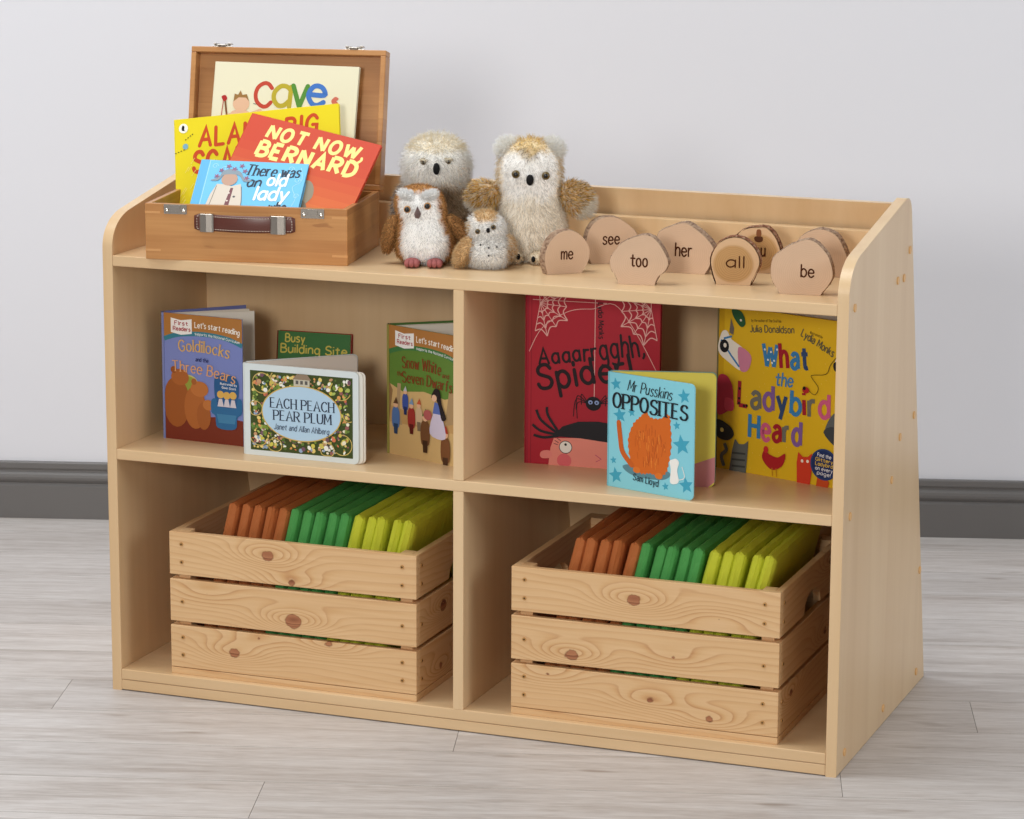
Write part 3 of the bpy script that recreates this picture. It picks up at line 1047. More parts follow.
def snow_white():
    r = book_root((0.4285, 0.1355, ZM), 'green and tan fairy tale hardback standing ajar against the middle divider')
    w, h = 0.1500, 0.2058
    M = turn(-21.5)
    c = board('front_cover', w, h, 0, 0.0024, (98, 132, 56), r, M)
    a = Art(w, h)
    a.poly([(0, 0), (1, 0), (1, .54), (.8, .50), (.5, .53), (.2, .50), (0, .55)], (206, 172, 116))
    a.poly([(0, .25), (1, .25), (1, .36), (.5, .33), (0, .38)], (190, 150, 96), up=1)
    a.poly([(.0, .26), (.05, .50), (.0, .56)], (146, 112, 74), up=1)
    a.poly([(.03, .24), (.10, .30), (.12, .56), (.17, .56), (.15, .34), (.19, .24)], (178, 150, 112), up=1)
    a.poly([(.80, .30), (.86, .56), (.93, .56), (.92, .32)], (170, 140, 100))
    first_reader_band(a, (70, 122, 68), (170, 50, 60))
    a.text('Snow White', .20, .685, .74, .680, .086, (128, 62, 34), .13, serif=True, thin=.6, bow=.012)
    a.text('and', .77, .668, .86, .664, .034, (128, 62, 34), .16, serif=True)
    a.text('the', .12, .622, .20, .620, .034, (128, 62, 34), .16, serif=True)
    a.text('Seven Dwarfs', .20, .575, .90, .560, .082, (128, 62, 34), .13, serif=True, thin=.6, bow=.012)
    # plain coloured shapes stand in for the group of figures
    for x, y, s_, body, hat in ((.10, .22, .80, (84, 116, 168), (96, 66, 44)), (.24, .37, .62, (64, 84, 156), (190, 190, 190)), (.33, .24, .78, (158, 54, 48), (122, 150, 180)), (.44, .27, .70, (206, 176, 140), (196, 92, 60)),
                                (.53, .13, .95, (112, 74, 46), (74, 120, 50)), (.82, .03, .95, (120, 76, 44), (170, 58, 44))):
        a.poly([(x - .055 * s_, y), (x + .055 * s_, y), (x + .065 * s_, y + .15 * s_), (x, y + .20 * s_), (x - .065 * s_, y + .15 * s_)], body, up=1, smooth=True)
        a.poly([(x - .03 * s_, y - .07 * s_), (x + .03 * s_, y - .07 * s_), (x + .04 * s_, y + .03 * s_), (x - .04 * s_, y + .03 * s_)], tuple(int(q * .6) for q in body))
        a.ell(x, y + .215 * s_, .042 * s_, .030 * s_, (222, 176, 140), up=1)
        a.poly([(x - .045 * s_, y + .225 * s_), (x + .045 * s_, y + .225 * s_), (x + .01 * s_, y + .29 * s_)], hat, up=1)
    a.poly([(.60, .22), (.82, .20), (.78, .36), (.72, .44), (.66, .40)], (206, 196, 216), up=1, smooth=True)
    a.poly([(.64, .38), (.76, .38), (.75, .46), (.67, .47)], (90, 110, 176), up=1)
    a.poly([(.62, .50), (.67, .57), (.74, .56), (.77, .46), (.83, .36), (.77, .34), (.73, .44), (.68, .50)], (38, 30, 32), up=1, smooth=True)
    a.ell(.665, .50, .036, .026, (226, 182, 150), up=1)
    a.ell(.57, .36, .06, .04, (176, 92, 90), up=1)
    a.build(c, None)
    M2 = turn(36)
    page_lines('page_block', 0.145, 0.2025, 0.001, 0.008, r, M2)
    board('back_cover', w, h, 0.0095, 0.0024, (80, 116, 62), r, M2)
    from_bm('spine', prism(bmesh.new(), [(-0.0042, 0.0), (-0.0036, -0.0012), (-0.0005, -0.0008), (0.001, 0.003), (-0.004, 0.0115), (-0.0062, 0.0100)], 2, 0, h, 0.0), PRINT, r, None, lin((138, 132, 62)))


def star(a, x, y, r, col):
    k = a.w / a.h
    P = []
    for i in range(10):
        t = math.pi / 2 + i * math.pi / 5 + 0.2
        q = r if i % 2 == 0 else r * .45
        P.append((x + q * math.cos(t), y + q * k * math.sin(t)))
    a.poly(P, col)


def spider_book():
    r = book_root((0.6515, 0.1512, ZM), 'large red hardback with cobwebs in its top corners, standing behind the light blue book')
    w, h = 0.2118, 0.276
    M = pose((0, 0, 0), 4.2, 0.6)
    c = board('front_cover', w, h, 0, 0.0026, (168, 34, 48), r, M)
    a = Art(w, h)
    a.poly([(0, 0), (.018, 0), (.018, 1), (0, 1)], (150, 28, 44))
    a.poly([(.034, 0), (.040, 0), (.040, 1), (.034, 1)], (140, 26, 40))
    pale = (222, 172, 164)
    for ox, sgn in ((.10, 1), (.93, -1)):
        oy = .915
        sp = []
        for k in range(9):
            t = -1.75 + k * .42 if sgn > 0 else -1.35 - k * .42
            q = (.235 if k % 2 else .20) * (1.1 if sgn < 0 else 1)
            x, y = ox + q * math.cos(t), oy + q * .80 * math.sin(t)
            sp.append((math.cos(t) * q, .80 * math.sin(t) * q))
            a.line([(ox, oy), (min(max(x, .045), .995), min(y, .995))], .0011, pale)
        for f in (.3, .52, .76, 1.0):
            for p, q in zip(sp, sp[1:]):
                mx, my = (p[0] + q[0]) * .5 * f * .86, (p[1] + q[1]) * .5 * f * .86
                P = [(ox + p[0] * f, oy + p[1] * f), (ox + mx, oy + my), (ox + q[0] * f, oy + q[1] * f)]
                P = [(min(max(x, .045), .995), min(y, .995)) for x, y in P]
                a.line(P, .0016, pale, smooth=True)
        a.L += 1
    a.line([(.50, .90), (.32, .88), (.12, .78), (.02, .64)], .0010, pale, smooth=True)
    a.line([(.50, .90), (.66, .93), (.82, .78), (.99, .55)], .0010, pale, smooth=True)
    a.line([(.515, .99), (.515, .40)], .0012, pale)
    a.line([(.045, .935), (.60, .935)], .0009, pale)
    a.text('Lydia Monks', .535, .935, .545, .735, .030, (46, 18, 26), .17)
    a.text('Aaaarrgghh,', .10, .570, .885, .655, .084, (34, 20, 24), .16, track=3.0, jit=.07, cap=True, sizes=[1, 1, 1, 1.05, 1.15, 1.15, 1.4, 1.4, 1.45, 1.4, 1])
    a.text('Spider!', .10, .425, .80, .525, .135, (34, 20, 24), .155, track=3.0, jit=.06, cap=True)
    a.ell(.51, .365, .058, .040, (24, 20, 26), up=1, n=24)
    for s_ in (-1, 1):
        for k, (dx, dy, ex, ey) in enumerate(((.06, .05, .09, -.01), (.09, .04, .13, -.04), (.10, .02, .15, -.08), (.09, 0, .12, -.09))):
            a.line([(.51 + s_ * .04, .365), (.51 + s_ * (dx + .03), .365 + dy), (.51 + s_ * ex, .365 + ey)], .0012, (24, 20, 26), smooth=True)
    for x in (.488, .535):
        a.ell(x, .372, .017, .012, (140, 160, 206), up=1)
        a.ell(x, .371, .007, .005, (20, 20, 30), up=1)
    # a plain pink face shape under a black fringe
    a.poly([(.175, 0), (.19, .10), (.215, .155), (.42, .165), (.95, .13), (.95, 0)], (228, 138, 122), up=1)
    a.poly([(.11, .055), (.13, .078), (.19, .08), (.20, .045), (.13, .035)], (226, 132, 122), smooth=True)
    a.ell(.295, .03, .055, .04, (216, 100, 104), up=1, clip=(0, 1, 0, 1))
    a.poly([(.215, .175), (.28, .225), (.40, .258), (.55, .265), (.75, .25), (.93, .20), (.95, .13), (.70, .145), (.42, .163), (.24, .165)], (34, 32, 36), up=1)
    for P in ([(.26, .18), (.17, .28), (.16, .33)], [(.25, .18), (.12, .25), (.08, .31)], [(.25, .175), (.12, .19), (.05, .225)], [(.25, .17), (.14, .155), (.06, .165)]):
        a.line(P, .0042, (34, 32, 36), smooth=True)
    a.ell(.305, .107, .050, .037, (40, 34, 40), up=1, n=24)
    a.ell(.305, .107, .045, .033, (234, 226, 216), up=1, n=24)
    a.ell(.305, .122, .010, .0075, (30, 26, 30), up=1)
    for q in ((.215, .125, .245, .118), (.222, .142, .252, .13), (.24, .155, .268, .142)):
        a.line([q[:2], q[2:]], .0009, (70, 30, 36))
    a.line([(.53, .075), (.575, .052), (.535, .035)], .0013, (196, 84, 110))
    a.build(c, None)
    page_lines('page_block', w - .002, h - .002, 0.0028, 0.006, r, M)
    board('back_cover', w, h, 0.009, 0.0026, (150, 30, 44), r, M)
    board('spine', 0.0026, h, 0.0, 0.0116, (154, 30, 44), r, M @ Matrix.Translation((-0.0027, 0, 0)), None, 0, 0, .0008)


def opposites():
    r = book_root((0.8214, 0.053, ZM), 'light blue board book with teal stars standing open at the shelf edge')
    w, h = 0.1552, 0.1757
    M = turn(-17.3)
    c = board('front_cover', w, h, 0, 0.0030, (134, 204, 218), r, M, None, 0.0, 0.008)
    a = Art(w, h)
    teal = (66, 160, 186)
    for x, y, q in ((.08, .90, .065), (.88, .885, .075), (.13, .635, .080), (.27, .675, .045), (.80, .625, .045), (.86, .465, .105), (.06, .235, .040), (.09, .105, .085), (.68, .085, .042), (.92, .125, .085)):
        star(a, x, y, q, teal)
    a.poly([(.17, .20), (.30, .13), (.60, .13), (.72, .17), (.70, .22), (.40, .24)], (90, 132, 142), up=1, smooth=True)
    # plain furry orange shape and small white shape
    rr = random.Random(2)
    body = [(.30, .20), (.25, .32), (.24, .46), (.30, .58), (.38, .65), (.44, .70), (.49, .655), (.60, .655), (.70, .70), (.725, .60), (.735, .46), (.715, .32), (.68, .21), (.60, .165), (.50, .18), (.40, .165)]
    sm = catmull(body + [body[0]], 5)[:-1]
    cx, cy = .49, .42
    jag = [(cx + (x - cx) * (1 + (.06 if i % 2 else 0) * rr.uniform(.4, 1)), cy + (y - cy) * (1 + (.05 if i % 2 else 0))) for i, (x, y) in enumerate(sm)]
    a.poly(jag, (206, 102, 34), up=1)
    a.L += 1
    for k in range(70):
        t = rr.uniform(0, 6.28)
        q = math.sqrt(rr.random()) * .85
        x, y = cx + .22 * q * math.cos(t), .40 + .20 * q * math.sin(t)
        a.line([(x, y + .03), (x + rr.uniform(-.012, .012), y - .03)], .0010, rr.choice([(176, 78, 28), (226, 132, 52), (190, 88, 30)]))
    a.line([(.28, .22), (.17, .32), (.14, .44), (.12, .57)], .0085, (196, 94, 34), up=1, smooth=True, cap=True)
    a.ell(.34, .185, .045, .028, (214, 114, 42), up=1)
    a.ell(.60, .165, .045, .028, (214, 114, 42))
    a.poly([(.735, .13), (.74, .24), (.725, .31), (.76, .33), (.80, .34), (.835, .31), (.815, .24), (.835, .15), (.79, .12)], (238, 236, 230), up=1, smooth=True)
    a.line([(.83, .16), (.90, .19), (.87, .28)], .0012, (232, 230, 224), up=1, smooth=True)
    a.text('Mr Pusskins', .22, .860, .735, .835, .095, (34, 38, 44), .10, slant=.15, jit=.05, thin=.6)
    a.text('OPPOSITES', .05, .700, .92, .680, .125, (30, 34, 40), .19, serif=True, thin=.5, jit=.03)
    a.text('Sam Lloyd', .30, .095, .595, .072, .055, (40, 60, 70), .15, serif=True)
    a.build(c, None)
    board('board_page', w - 0.003, h - 0.0012, 0.0033, 0.0028, (222, 226, 214), r, M, PAPER, 0.0, 0.008)
    M2 = Matrix.Translation((0.0, 0.006, 0)) @ turn(16.6)
    q = board('board_page', 0.158, h - 0.0008, 0.0, 0.003, (226, 214, 96), r, M2, PRINT, 0.0, 0.008)
    b = Art(0.158, h)
    b.poly([(.0, .01), (.06, .0), (.94, .0), (1, .045), (1, .265), (.80, .20), (.55, .17), (.0, .15)], (206, 138, 146))
    b.build(q, None, 'page_print')
    board('back_cover', 0.159, h, 0.0034, 0.003, (134, 176, 170), r, M2, None, 0.0, 0.008)
    board('spine', 0.0030, h, 0.0, 0.0095, (118, 186, 200), r, M @ Matrix.Translation((-0.0031, 0, 0)), None, 0, 0, .0008)


def ladybird():
    r = book_root((0.9365, 0.2330, ZM), 'large yellow picture book with multicoloured lettering leaning against the right end panel')
    w, h = 0.2500, 0.2555
    M = turn(-18.8)
    c = board('front_cover', w, h, 0, 0.0026, (220, 178, 34), r, M)
    a = Art(w, h)
    a.poly([(0, 0), (.04, 0), (.04, 1), (0, 1)], (204, 160, 28))
    rr = random.Random(4)
    a.L += 1
    for k in range(90):
        a.ell(rr.uniform(.05, .98), rr.uniform(.03, .98), .002, .002, (240, 214, 120), n=5)
    blue, red, grey, purp, pink, navy = (60, 126, 178), (160, 34, 46), (112, 110, 100), (128, 92, 152), (204, 92, 130), (52, 74, 112)
    a.text('by the author of The Gruffalo', .24, .925, .46, .945, .016, (130, 104, 30), .16)
    a.text('Julia Donaldson', .235, .862, .555, .892, .042, (100, 92, 66), .16, da=True)
    a.text('illustrated by', .67, .905, .76, .885, .016, (130, 104, 30), .16)
    a.text('Lydia Monks', .605, .885, .835, .785, .046, (100, 92, 66), .16, da=True)
    a.text('What', .34, .665, .665, .69, .135, blue, .19, track=3.0, da=True, cols=[blue, red, blue, navy], jit=.05, sizes=[1, 1.1, 1, 1])
    for x, y in ((.345, .77), (.37, .71), (.39, .76), (.415, .71), (.435, .78), (.40, .695)):
        a.ell(x, y, .007, .007, (222, 226, 226), up=0, n=8)
    a.L += 1
    a.text('the', .43, .565, .55, .57, .075, (76, 128, 176), .16, slant=.15, cap=True)
    a.text('Ladybird', .16, .405, .82, .415, .14, red, .185, track=2.8, da=True, cols=[red, grey, purp, navy, blue, red, grey, pink], jit=.06, sizes=[1.05, 1.05, 1.05, 1, 1, 1, 1.05, 1])
    for x, y in ((.162, .45), (.165, .51), (.162, .42), (.20, .408), (.22, .412)):
        a.ell(x, y, .009, .009, (30, 24, 28), n=8)
    a.text('Heard', .245, .22, .62, .23, .14, blue, .185, track=2.8, da=True, cols=[blue, pink, red, grey, purp], jit=.05)
    # plain farm-animal shapes round the edge
    wh = (236, 228, 214)
    a.poly([(.0, .72), (.02, .83), (.06, .85), (.10, .80), (.18, .76), (.22, .70), (.18, .62), (.08, .66)], wh, up=1, smooth=True)
    a.poly([(.15, .76), (.245, .72), (.225, .63), (.165, .625)], (206, 130, 156), up=1, smooth=True)
    a.poly([(.08, .84), (.09, .93), (.115, .87), (.11, .83)], (110, 100, 92))
    a.line([(.02, .79), (.10, .70), (.16, .64)], .003, blue, up=1)
    a.line([(.04, .80), (.10, .82)], .003, blue)
    a.ell(.045, .755, .035, .04, (34, 32, 36), up=1)
    a.ell(.05, .76, .012, .014, wh, up=1)
    a.poly([(.10, .985), (.17, .975), (.20, .91), (.165, .885), (.11, .94)], (44, 92, 56), up=1, smooth=True)
    a.ell(.165, .925, .008, .008, wh, up=1, n=8)
    a.poly([(0, .55), (.06, .58), (.11, .52), (.12, .40), (.08, .36), (0, .34)], (186, 50, 72), up=1, smooth=True)
    a.poly([(.06, .44), (.12, .43), (.12, .37), (.06, .37)], (210, 70, 92), up=1, smooth=True)
    a.poly([(.0, .30), (.10, .27), (.13, .22), (.08, .18), (0, .20)], (46, 46, 42), up=1, smooth=True)
    a.ell(.04, .24, .014, .014, (220, 206, 120), up=1, n=10)
    a.poly([(.10, .0), (.12, .13), (.14, .20), (.17, .17), (.21, .175), (.24, .20), (.235, .12), (.225, 0)], (96, 98, 92), up=1)
    for y in (.03, .07, .11):
        a.line([(.12, y), (.22, y + .006)], .003, (60, 62, 60))
    a.line([(.06, .02), (.04, .08), (.075, .12), (.06, .16)], .006, (96, 98, 92), smooth=True)
    a.poly([(.345, .11), (.36, .16), (.40, .14), (.46, .13), (.515, .16), (.50, .09), (.44, .05), (.39, .06)], (170, 36, 40), up=1, smooth=True)
    a.ell(.372, .165, .018, .022, (196, 48, 48), up=1)
    a.line([(.42, .06), (.425, .01)], .0016, (190, 130, 30))
    a.line([(.45, .06), (.455, .01)], .0016, (190, 130, 30))
    a.poly([(.605, .0), (.60, .12), (.61, .185), (.645, .16), (.68, .165), (.71, .19), (.715, .12), (.70, .0)], (206, 62, 40), up=1)
    a.ell(.64, .135, .010, .010, wh, up=1, n=8)
    a.ell(.68, .138, .010, .010, wh, n=8)
    a.poly([(.745, 0), (.755, .07), (.80, .08), (.84, .03), (.83, 0)], (196, 76, 36), up=1)
    a.ell(.80, .135, .10, .095, (46, 64, 112), up=1, n=28)
    a.ell(.80, .135, .088, .083, (34, 50, 96), up=1, n=28)
    for k, (t, cc) in enumerate((('Find the', (220, 220, 226)), ('Glittery', (226, 190, 70)), ('Ladybird', (226, 190, 70)), ('on every', (220, 220, 226)), ('page!', (220, 220, 226)))):
        z = .178 - k * .027
        q = .062 if k in (1, 2, 3) else .048
        a.text(t, .80 - q, z + .003, .80 + q, z - .003, .021, cc, .18, up=1 if k == 0 else 0)
    a.poly([(.80, .33), (.86, .45), (.94, .44), (1, .36), (1, .28), (.90, .26)], (92, 96, 96), up=1, smooth=True)
    a.poly([(.79, .33), (.86, .37), (.92, .30), (.88, .255)], (62, 66, 70), up=1, smooth=True)
    a.poly([(.86, .76), (.92, .83), (1, .86), (1, .73), (.92, .72)], wh, up=1, smooth=True)
    a.ell(.955, .775, .028, .03, (34, 32, 36), up=1)
    a.poly([(.85, .75), (.90, .765), (.91, .71), (.86, .705)], (40, 38, 40), smooth=True)
    a.line([(.67, .57), (.72, .545), (.745, .59), (.70, .64), (.70, .66), (.80, .68), (.83, .74), (.90, .82)], .0009, (74, 62, 30), smooth=True)
    a.ell(.655, .565, .026, .020, (176, 40, 44), up=1, n=10)
    a.ell(.645, .575, .012, .012, (30, 26, 28), up=1, n=8)
    a.build(c, None)
    M2 = turn(-4)
    page_lines('page_block', w - .003, h - 0.003, 0.002, 0.006, r, M2, 0.004)
    board('back_cover', 0.2465, h, 0.0085, 0.0026, (104, 108, 142), r, M2, None, 0, 0, .0004, 0.0)
    board('spine', 0.003, h, 0.0, 0.0105, (120, 110, 70), r, turn(-10) @ Matrix.Translation((-0.0034, 0, 0)), None, 0, 0, .0008)


goldilocks(); each_peach(); busy_site(); snow_white(); spider_book(); opposites(); ladybird()


# ------------------------------------------------------------------ bamboo suitcase with an open lid
CASE_YAW = 10.0
CASE = Matrix.Translation((0.0815, -0.0107, ZT)) @ turn(CASE_YAW)
KW, KD, KH, KT = 0.3215, 0.212, 0.0872, 0.0085


def suitcase():
    root = empty('suitcase', CASE.translation, 'small bamboo suitcase with its lid open and books inside, left end of the top shelf', 'suitcase', None, RAD(CASE_YAW))
    bm = bmesh.new()
    bx(bm, 0, KW, 0, KT, 0, KH, .0009)
    bx(bm, 0, KW, KD - KT, KD, 0, KH, .0009)
    bx(bm, 0, KT, KT, KD - KT, 0, KH, .0009)
    bx(bm, KW - KT, KW, KT, KD - KT, 0, KH, .0009)
    bx(bm, KT, KW - KT, KT, KD - KT, 0.001, 0.006)
    body = from_bm('case_body', bm, BAMBOO, root)
    # pale corner splines let into the front corners
    for x0, x1 in ((0.0, 0.024), (KW - 0.024, KW)):
        for z in (0.0145, 0.0735):
            box('corner_spline', x0 - .0002, x1 + .0002, -0.0003, 0.003, z - 0.0017, z + 0.0017, plain('spline_wood', (206, 150, 92), .5) if 'spline_wood' not in bpy.data.materials else bpy.data.materials['spline_wood'], body)
    # lid: a shallow tray that leans back from the hinge line
    LM = Matrix.Translation((0.0015, KD - 0.002, KH + 0.001)) @ Matrix.Rotation(RAD(-12.5), 4, 'X')
    LH, LD = 0.2235, 0.030
    bm = bmesh.new()
    bx(bm, 0, KW, 0, LD, LH - .009, LH, .0012)
    bx(bm, 0, KW, 0, LD, 0, .009, .0012)
    bx(bm, 0, .0085, 0, LD, .009, LH - .009, .0012)
    bx(bm, KW - .0085, KW, 0, LD, .009, LH - .009, .0012)
    bx(bm, .0085, KW - .0085, LD - .006, LD - .001, .009, LH - .009)
    lid = from_bm('lid', bm, BAMBOO, root, LM)
    for cx in (0.049, KW - 0.0545):
        # front catch: plate, two domed rivets, keeper lip
        bm = bx(bmesh.new(), cx - .0185, cx + .0185, -0.0012, 0.0002, KH - .0155, KH - .0005, .0005)
        bx(bm, cx - .008, cx + .008, -0.0030, -0.0010, KH - .0105, KH - .0015, .0005)
        for q in (-.0135, .0135):
            ball(bm, (cx + q, -0.0014, KH - .0100), .0034, .0022, .0034, 12)
        from_bm('catch_plate', bm, METAL, root, None, None, False)
        # hasp on the lid's top edge
        bm = bx(bmesh.new(), cx - .016, cx + .018, 0.003, 0.021, LH - .0003, LH + .0012, .0004)
        for q in (-.008, .009):
            cyl(bm, (cx + q, 0.008, LH + .0035), (1, 0, 0), .0026, .009, 12)
        bx(bm, cx - .006, cx + .0075, -0.002, 0.012, LH + .0015, LH + .0032, .0004)
        bx(bm, cx + .010, cx + .016, 0.004, 0.016, LH + .0050, LH + .0066, .0004)
        bx(bm, cx - .014, cx - .009, 0.004, 0.014, LH + .0048, LH + .0062, .0004)
        from_bm('lid_hasp', bm, METAL, lid)
    # leather handle: bowed strap with two stitched ends held by steel loops
    hx, hz, L, H = 0.1595, 0.0605, 0.160, 0.0255
    n = 26
    V, F = [], []
    xs = np.linspace(-L / 2, L / 2, n)

    def bow(x):
        t = abs(x) / (L / 2)
        return -0.0016 - (0.0095 * max(0.0, 1 - (t / 0.70) ** 2) if t < .70 else 0.0)

    def half(x):
        e = L / 2 - abs(x)
        return H / 2 * (1 if e > .006 else 0.80 + .2 * math.sqrt(max(e, 0) / .006))
    for x in xs:
        y, q = bow(x), half(x)
        for dy, dz in ((0.0016, -q), (-0.0002, -q), (-0.0012, -q * .7), (-0.0015, 0), (-0.0012, q * .7), (-0.0002, q), (0.0016, q)):
            V.append((hx + x, y + dy, hz + dz))
    for i in range(n - 1):
        for k in range(7):
            a, b = i * 7 + k, i * 7 + (k + 1) % 7
            F.append((a, a + 7, b + 7, b))
    F.append(tuple(range(7))); F.append(tuple((n - 1) * 7 + k for k in reversed(range(7))))
    hd = mesh('handle', V, F, LEATHER, root, None, None, None, True)
    bm = bmesh.new()
    for x in np.arange(-L / 2 + .006, L / 2 - .005, .0042):
        for s in (-1, 1):
            ball(bm, (hx + x, bow(x) - 0.0014, hz + s * (H / 2 - .0030)), .0014, .0006, .00045, 8)
    for s in (-1, 1):
        for z in np.arange(-H / 2 + .0055, H / 2 - .004, .0042):
            ball(bm, (hx + s * (L / 2 - .0045), -0.0031, hz + z), .00045, .0006, .0014, 8)
    from_bm('stitching', bm, THREAD, hd, None, None, True)
    for x0, x1 in ((-L / 2 + .010, -L / 2 + .032), (L / 2 - .038, L / 2 - .0135)):
        bm = bmesh.new()
        P = [(hx + x0, -.0005), (hx + x0, -.0072), (hx + x0 + .0022, -.0088), (hx + (x0 + x1) / 2, -.0102), (hx + x1 - .0022, -.0088), (hx + x1, -.0072), (hx + x1, -.0005)]
        prism(bm, P, 2, hz - H / 2 - .0014, hz + H / 2 + .0014, .0004, 1)
        from_bm('steel_loop', bm, METAL, hd)


suitcase()


def case_book(P, yaw, lean, roll, w, h, t, col, label, page=True, edge=(238, 230, 210)):
    M = pose(P, yaw, lean, roll)
    r = empty('book', P, label, 'book')
    r.matrix_world = M
    c = board('front_cover', w, h, 0, 0.0012, col, r, None)
    page_lines('page_block', w - .0012, h - .001, 0.0014, t - 0.0028, r, None, 0.0005, 0.0005, edge)
    board('back_cover', w, h, t - 0.0012, 0.0012, col, r, None)
    board('spine', 0.0008, h, 0.0004, t - 0.0008, col, r, Matrix.Translation((-0.0009, 0, 0)), None, 0, 0, 0.0002)
    return c, Art(w, h)


def case_books():
    c, a = case_book((0.0895, 0.168, 0.7175), 8.5, 15.5, -0.7, 0.2385, 0.2835, 0.008, (232, 226, 196), 'cream picture book at the back of the suitcase leaning inside its lid')
    s_ = .115
    a.text('C', .295, .752, .405, .752, .135, (194, 74, 56), .17, cap=True, jit=.02)
    a.text('a', .42, .762, .535, .758, .175, (186, 168, 52), .15, cap=True)
    a.text('v', .555, .762, .655, .762, .18, (88, 142, 58), .15, cap=True)
    a.text('e', .665, .776, .770, .772, .165, (70, 120, 196), .17, cap=True)
    a.poly([(.69, .775), (.775, .765), (.72, .73), (.665, .70), (.70, .745)], (70, 120, 196), up=1)
    a.line([(.285, .768), (.31, .765)], .001, (60, 60, 60))
    a.text('Baby', .50, .50, .83, .50, .185, (188, 70, 56), .15, cap=True)
    a.poly([(.825, .80), (.85, .825), (.875, .815), (.86, .80), (.875, .79), (.85, .775)], (206, 110, 90), up=1, smooth=True)
    sk = (226, 184, 152)
    a.ell(.20, .765, .058, .045, sk, up=1)
    a.poly([(.145, .775), (.15, .82), (.175, .815), (.19, .84), (.205, .815), (.235, .82), (.255, .78), (.23, .80), (.18, .80)], (156, 116, 66), up=1)
    a.poly([(.14, .72), (.26, .72), (.275, .63), (.25, .58), (.15, .58), (.13, .64)], sk, up=1, smooth=True)
    a.line([(.25, .70), (.31, .72), (.335, .73)], .006, sk, smooth=True, cap=True)
    a.line([(.14, .70), (.10, .69), (.115, .67)], .006, sk, smooth=True, cap=True)
    a.line([(.085, .79), (.105, .70), (.13, .62)], .003, (128, 84, 50), up=1, smooth=True)
    a.poly([(.06, .80), (.085, .81), (.10, .79), (.08, .775)], (176, 46, 44), smooth=True)
    a.line([(.075, .78), (.065, .66)], .0012, (176, 46, 44))
    for k in range(9):
        a.line([(.36 + k * .012, .66), (.345 + k * .017, .685 + .012 * (k % 3))], .0009, (92, 92, 84))
    a.build(c)

    c, a = case_book((0.0655, 0.1290, 0.726), 4.7, 17.4, 7.6, 0.2770, 0.1850, 0.006, (234, 214, 40), 'bright yellow picture book with orange capitals, tilted in the suitcase behind the red book')
    red = (204, 78, 42)
    a.text("ALAN'S BIG", .15, .745, .86, .765, .155, red, .20, track=3.4, jit=.05, cap=True, slant=.10)
    a.text('SCARY', .11, .520, .52, .530, .175, red, .20, track=3.4, jit=.05, cap=True, slant=.06)
    a.text('TEETH', .55, .520, .93, .530, .175, red, .20, track=3.4, jit=.05, cap=True, slant=.06)
    a.ell(.055, .915, .028, .042, (244, 242, 232), up=1)
    a.poly([(.045, .90), (.05, .94), (.062, .93), (.06, .90), (.068, .89)], (30, 28, 28), up=1, smooth=True)
    a.ell(.065, .755, .017, .025, (130, 176, 190), up=1)
    for q in range(4):
        a.line([(.0 + q * .017, .70 + q * .008), (.009 + q * .017, .704 + q * .008)], .0013, (60, 60, 40))
        a.line([(.065 + q * .014, .81 + .014 * q), (.071 + q * .014, .82 + .014 * q)], .0013, (60, 60, 40))
    a.ell(.20, .20, .05, .06, (70, 150, 160), up=1)
    rr = random.Random(9)
    for k in range(40):
        x, y = rr.uniform(.02, .3), rr.uniform(.03, .6)
        a.line([(x, y), (x + .025, y + .05)], .0008, (244, 230, 120))
    a.build(c)

    c, a = case_book((0.1388, 0.0765, 0.7680), 3.6, 36.7, -12.0, 0.2324, 0.190, 0.0055, (200, 64, 32), 'red to orange picture book with pale yellow capitals, tilted in the suitcase')
    n = 12
    for k in range(n):
        t = 1 - (k + .5) / n
        t = max(0.0, t - .25) / .75
        col = tuple(int(p + (q - p) * t) for p, q in zip((200, 64, 32), (228, 140, 62)))
        a.poly([(0.002, k / n), (.998, k / n), (.998, (k + 1) / n), (0.002, (k + 1) / n)], col)
    cream = (250, 228, 138)
    a.text('NOT NOW', .175, .818, .865, .822, .115, cream, .27, track=3.8, jit=.015, slant=.10)
    a.line([(.905, .842), (.908, .822), (.892, .795)], .0042, cream, smooth=True, cap=True)
    a.text('BERNARD', .16, .640, .900, .660, .135, cream, .27, track=3.6, jit=.015, slant=.05)
    a.poly([(.50, .26), (.52, .44), (.60, .53), (.66, .50), (.69, .40), (.66, .30), (.69, .22), (.60, .20)], (150, 138, 116), up=1, smooth=True)
    a.poly([(.60, .20), (.63, .34), (.68, .30), (.69, .22)], (122, 112, 94), up=1, smooth=True)
    a.build(c)

    c, a = case_book((0.1269, 0.0150, 0.7282), 6.4, 41.1, -0.3, 0.1771, 0.160, 0.009, (110, 192, 232), 'small sky blue book at the front of the suitcase, resting on the red book', True, (120, 190, 226))
    a.poly([(0, 0), (.075, 0), (.075, 1), (0, 1)], (92, 176, 220))
    a.line([(.085, 0), (.085, 1)], .0014, (160, 216, 242))
    a.L += 1
    for k, (x, y) in enumerate(((.14, .93), (.23, .90), (.85, .93), (.93, .80), (.95, .62), (.20, .80), (.88, .44), (.96, .42))):
        P = [(x + .028 * math.cos(t) * (1 - t / 12), y + .03 * math.sin(t) * (1 - t / 12)) for t in np.linspace(0, 7, 14)]
        a.line(P, .0008, (170, 220, 244), smooth=True)
    a.line([(.94, .95), (.97, .80), (.90, .72), (.95, .60), (.93, .50)], .0008, (170, 220, 244), smooth=True)
    a.text('There was', .435, .840, .935, .835, .120, (26, 44, 66), .16, slant=.15, jit=.05, serif=True, thin=.6)
    a.text('an', .475, .705, .595, .705, .115, (26, 44, 66), .16, slant=.18, jit=.03)
    a.text('old', .660, .730, .830, .733, .130, (240, 246, 248), .19, slant=.10, cap=True)
